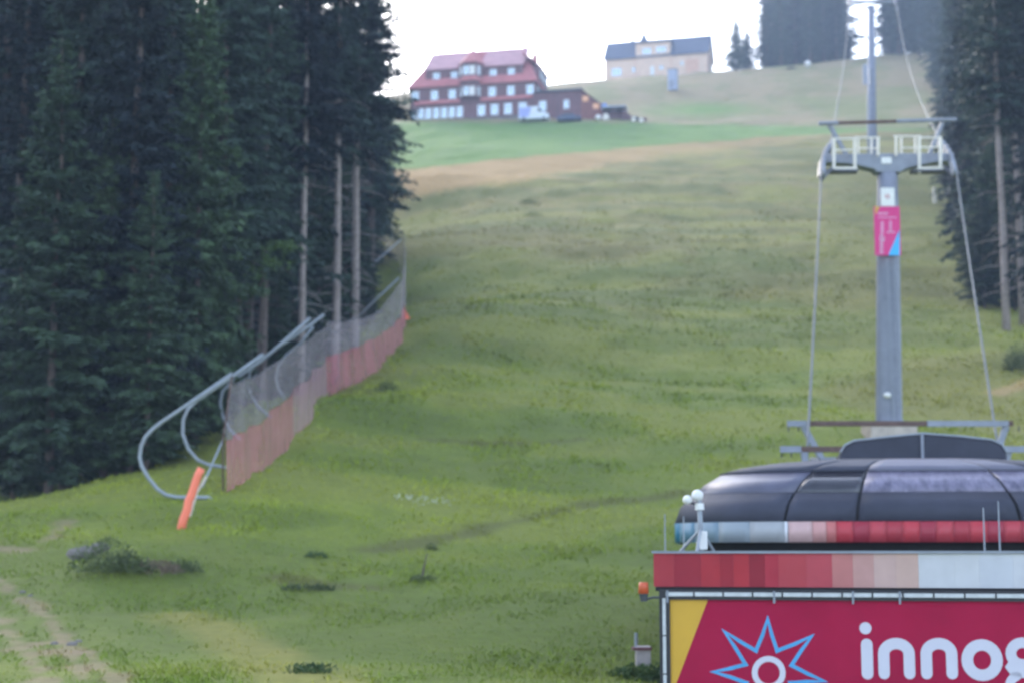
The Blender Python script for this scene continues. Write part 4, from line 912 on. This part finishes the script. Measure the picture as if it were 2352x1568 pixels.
MB().box((6.7,5.5,12.6),(.7,.7,.9)).build('chimney', M['slate'], hB)
for u, z, w_, h, wy in ((11.6,7.5,2.4,1.7,-.17),(15.6,7.7,2.7,1.7,-.17),(3.2,2.3,2.7,2.2,-.02),(8.0,2.6,.9,1.5,-.02),(15.6,2.6,1.0,1.1,-.17),(21.2,3.4,.8,1.0,-.02)): win(hB, u, z, w_, h, wy)
MB().box((13.1,-.2,1.9),(1.0,.1,2.4)).build('door', M['wframe'], hB)
MB().box((24.0,-.04,2.7),(3.6,.1,3.4)).build('large_door', M['timber2'], hB)
MB().span((0,-.08,-4),(bL+.04,-.01,-.1)).build('foundation', M['stone'], hB)
for u in (.1, 8.4, 18.2, 23.0, bL-.1): MB().box((u,-.07,2.6),(.18,.1,5.6)).build('corner_board', M['timber2'], hB)
MB().box((bL+.05,5.5,5.5),(.1,3,2.6)).build('gable_panel', M['timber2'], hB)
# vehicles and things round the guest house
def side_vehicle(name, lab, cat, px, py, L, H, body, rows_, wheels, Y, group=None):
    g = onY(px, Y); t = thing(name, lab, cat, g+Vector((0,0,.25)), -R(8), group)
    MB().prism([(a*L, b_*H) for a, b_ in body], 'y', -.95, .95).build('body', rows_[0], t, bevel=.08)
    for poly in rows_[1]:
        MB().prism([(a*L, b_*H) for a, b_ in poly], 'y', -.985, -.955).build('window', M['win_dark'], t)
    for a in wheels:
        w_ = MB().tube([(a*L,-.99,.33),(a*L,-.72,.33)], .34, 14).build('wheel', M['black'], t); MB().tube([(a*L,-1.02,.33),(a*L,-.995,.33)], .19, 10).build('hub', M['steel'], w_)
    return t, g
van, _g = side_vehicle('delivery_van', 'white and blue delivery van parked before the guest house', 'van', 1192, 274, 6.2, 2.9, [(0,.12),(0,1),(.62,1),(.74,.93),(.86,.55),(.99,.45),(1,.12)], [mat('van_white', (.68,.72,.80), .35, 0, .05, 1), [[(.64,.60),(.64,.88),(.72,.86),(.82,.58)]]], (.17,.83), 322)
MB().prism([(.15,.7),(.15,2.7),(2.6,2.7),(2.1,.7)], 'y', -.99, -.955).build('blue_side_print', mat('van_blue', (.20,.24,.62), .4, 0, .25, 1.5, c2=(.45,.48,.75)), van)
MB().prism([(2.6,1.3),(2.8,2.3),(3.5,2.3),(3.3,1.3)], 'y', -.99, -.955).build('pale_side_print', M['white'], van)
car, _g = side_vehicle('parked_car', 'dark blue car parked in front of the guest house wing', 'car', 1280, 273, 4.9, 1.5, [(0,.15),(0,.55),(.14,.62),(.26,.96),(.62,1),(.76,.66),(.97,.56),(1,.15)], (mat('car_blue', (.05,.07,.13), .35, .2, .1, 1), [[(.20,.62),(.29,.91),(.44,.93),(.44,.64)],[(.46,.64),(.46,.93),(.61,.93),(.71,.65)]]), (.2,.8), 319)
G = hit(1362-0, 274, 305, 335) if False else None
p = onY(1374, 320); tag(MB().ball((0,0,.6), .62, 14, .95).build('white_bale', M['white'], None, True, loc=p), 'round white bale at the corner of the reddish lean-to', 'bale')
p = onY(1380, 322)
sh = thing('open_shed', 'low dark open shed with pale blue roof edge right of the guest house', 'shed', p, -R(9))
MB().span((0,-.3,2.55),(5.2,3.6,2.8)).build('roof', mat('bluish_roof', (.32,.38,.50), .5, 0, .1, 1), sh)
MB().span((.2,2.9,-1),(5,3.1,2.54)).build('back_wall', M['siding'], sh)
for a in (.2, 2.6, 4.9): MB().box((a,-.1,.8),(.16,.16,3.5)).build('shed_post', M['siding'], sh)
MB().span((4.98,0,-1),(5.1,2.9,2.0)).build('side_wall', M['siding'], sh)
MB().prism([(0.1,2.85),(1.5,2.85),(.7,3.6)], 'y', 0, 1.4).build('blue_tarp', mat('blue_tarp', (.14,.25,.62), .5), sh)
p = onY(1392, 321.5); tag(MB().prism([(-.7,0),(.7,0),(.6,1.1),(.1,1.7),(-.6,1.2)], 'y', -.4, .4).build('covered_trailer', M['cream'], None, bevel=.1, loc=p+Vector((0,.6,-.1))), 'pale covered heap standing under the open shed roof', 'covered load')
for i, (px, w_, h, m_, lab) in enumerate([(1443,2.2,1.5,'siding','tall dark wood pile next to the open shed'),(1462,1.8,1.0,'dsteel','dark low wood pile second from the shed'),(1480,1.5,.7,'siding','dark low wood pile farthest from the shed')]):
    p = onY(px, 321); t = thing('wood_pile', lab, 'wood pile', p, -R(6), 'dark wood piles beside the shed')
    n_ = 0
    for r_ in range(int(h/.3)):
        for c_ in range(int(w_/.32)-r_//2):
            MB().tube([(-w_/2+c_*.32+.16*(r_ % 2), -.5, .12+r_*.28), (-w_/2+c_*.32+.16*(r_ % 2), .5, .12+r_*.28)], .15, 6).build('log', M[m_], t)
for px, lab in ((1455,'left white barrel in front of the wood piles'),(1473,'right white barrel in front of the wood piles')):
    p = onY(px, 318); tag(MB().tube([(0,0,-.1),(0,0,.75)], .42, 12).build('white_barrel', M['cream'], None, loc=p), lab, 'barrel', 'white barrels')
p = hit(1546, 207, 340, 410); cb = thing('grey_cabin', 'narrow tall grey blue metal cabin on the slope below the timber house', 'cabin', p, -R(20))
MB().box((0,0,2.3),(2.1,1.8,5.0)).build('cabin_body', mat('greyblue_metal', (.33,.37,.47), .5, .1, .1, .8), cb, bevel=.05)
MB().box((0,0,4.88),(2.4,2.1,.16)).build('roof', M['steel'], cb); MB().box((-.1,-.93,1.3),(.9,.06,2.0)).build('door', M['steel'], cb)
for px, py, lab in ((1856,157,'white ball lamp on the crest below the tall spruces'),(2114,128,'white ball lamp beside the right forest on the crest')):
    p = hit(px, py, 300, 425); t = thing('ball_lamp', lab, 'ball lamp', p, 0, 'white ball lamps on the crest')
    MB().tube([(0,0,-.5),(0,0,.6)], .12, 8).build('post', M['steel'], t); MB().ball((0,0,1.15), .82, 14).build('ball', M['white'], t, True)
p = hit(2147, 466, 120, 300); tag(MB().box((0,0,.9),(.42,.3,2.1)).build('white_post', M['cream'], None, bevel=.03, loc=p), 'short whitish post on the slope between pylon and right rope', 'post')
p = hit(1988, 194, 300, 425); tag(MB().box((0,0,2.2),(1.1,.8,5.0)).build('pale_mast_box', M['steel'], None, bevel=.05, loc=p), 'pale grey upright box half hidden behind the upper pylon', 'box')
p = hit(1818, 160, 300, 425); tag(leaf_clump('shrub', p, 1.6, 1.2, .5, 240, .3, M['dry'], 301), 'low brown shrub left of the white ball lamp on the crest', 'shrub', G_S)

# ------------------------------------------------------------------ air
if HAZE:
    m = bpy.data.materials.new('haze_air'); m.use_nodes = True; t = m.node_tree; t.nodes.remove(t.nodes['Principled BSDF'])
    pv = t.nodes.new('ShaderNodeVolumePrincipled'); pv.inputs['Color'].default_value = (.58,.74,1.0,1); pv.inputs['Density'].default_value = HAZE; pv.inputs['Anisotropy'].default_value = 0
    t.links.new(pv.outputs[0], [n for n in t.nodes if n.type == 'OUTPUT_MATERIAL'][0].inputs['Volume'])
    ext = max(abs(gx.min()), abs(gx.max()))+5
    hz = MB().span((-ext,-76,min(g_z.min(), -12)-1.5),(ext,646,185)).build('haze', m); hz['kind'] = 'stuff'; tag(hz, 'pale evening haze filling the air over the slope', 'haze')
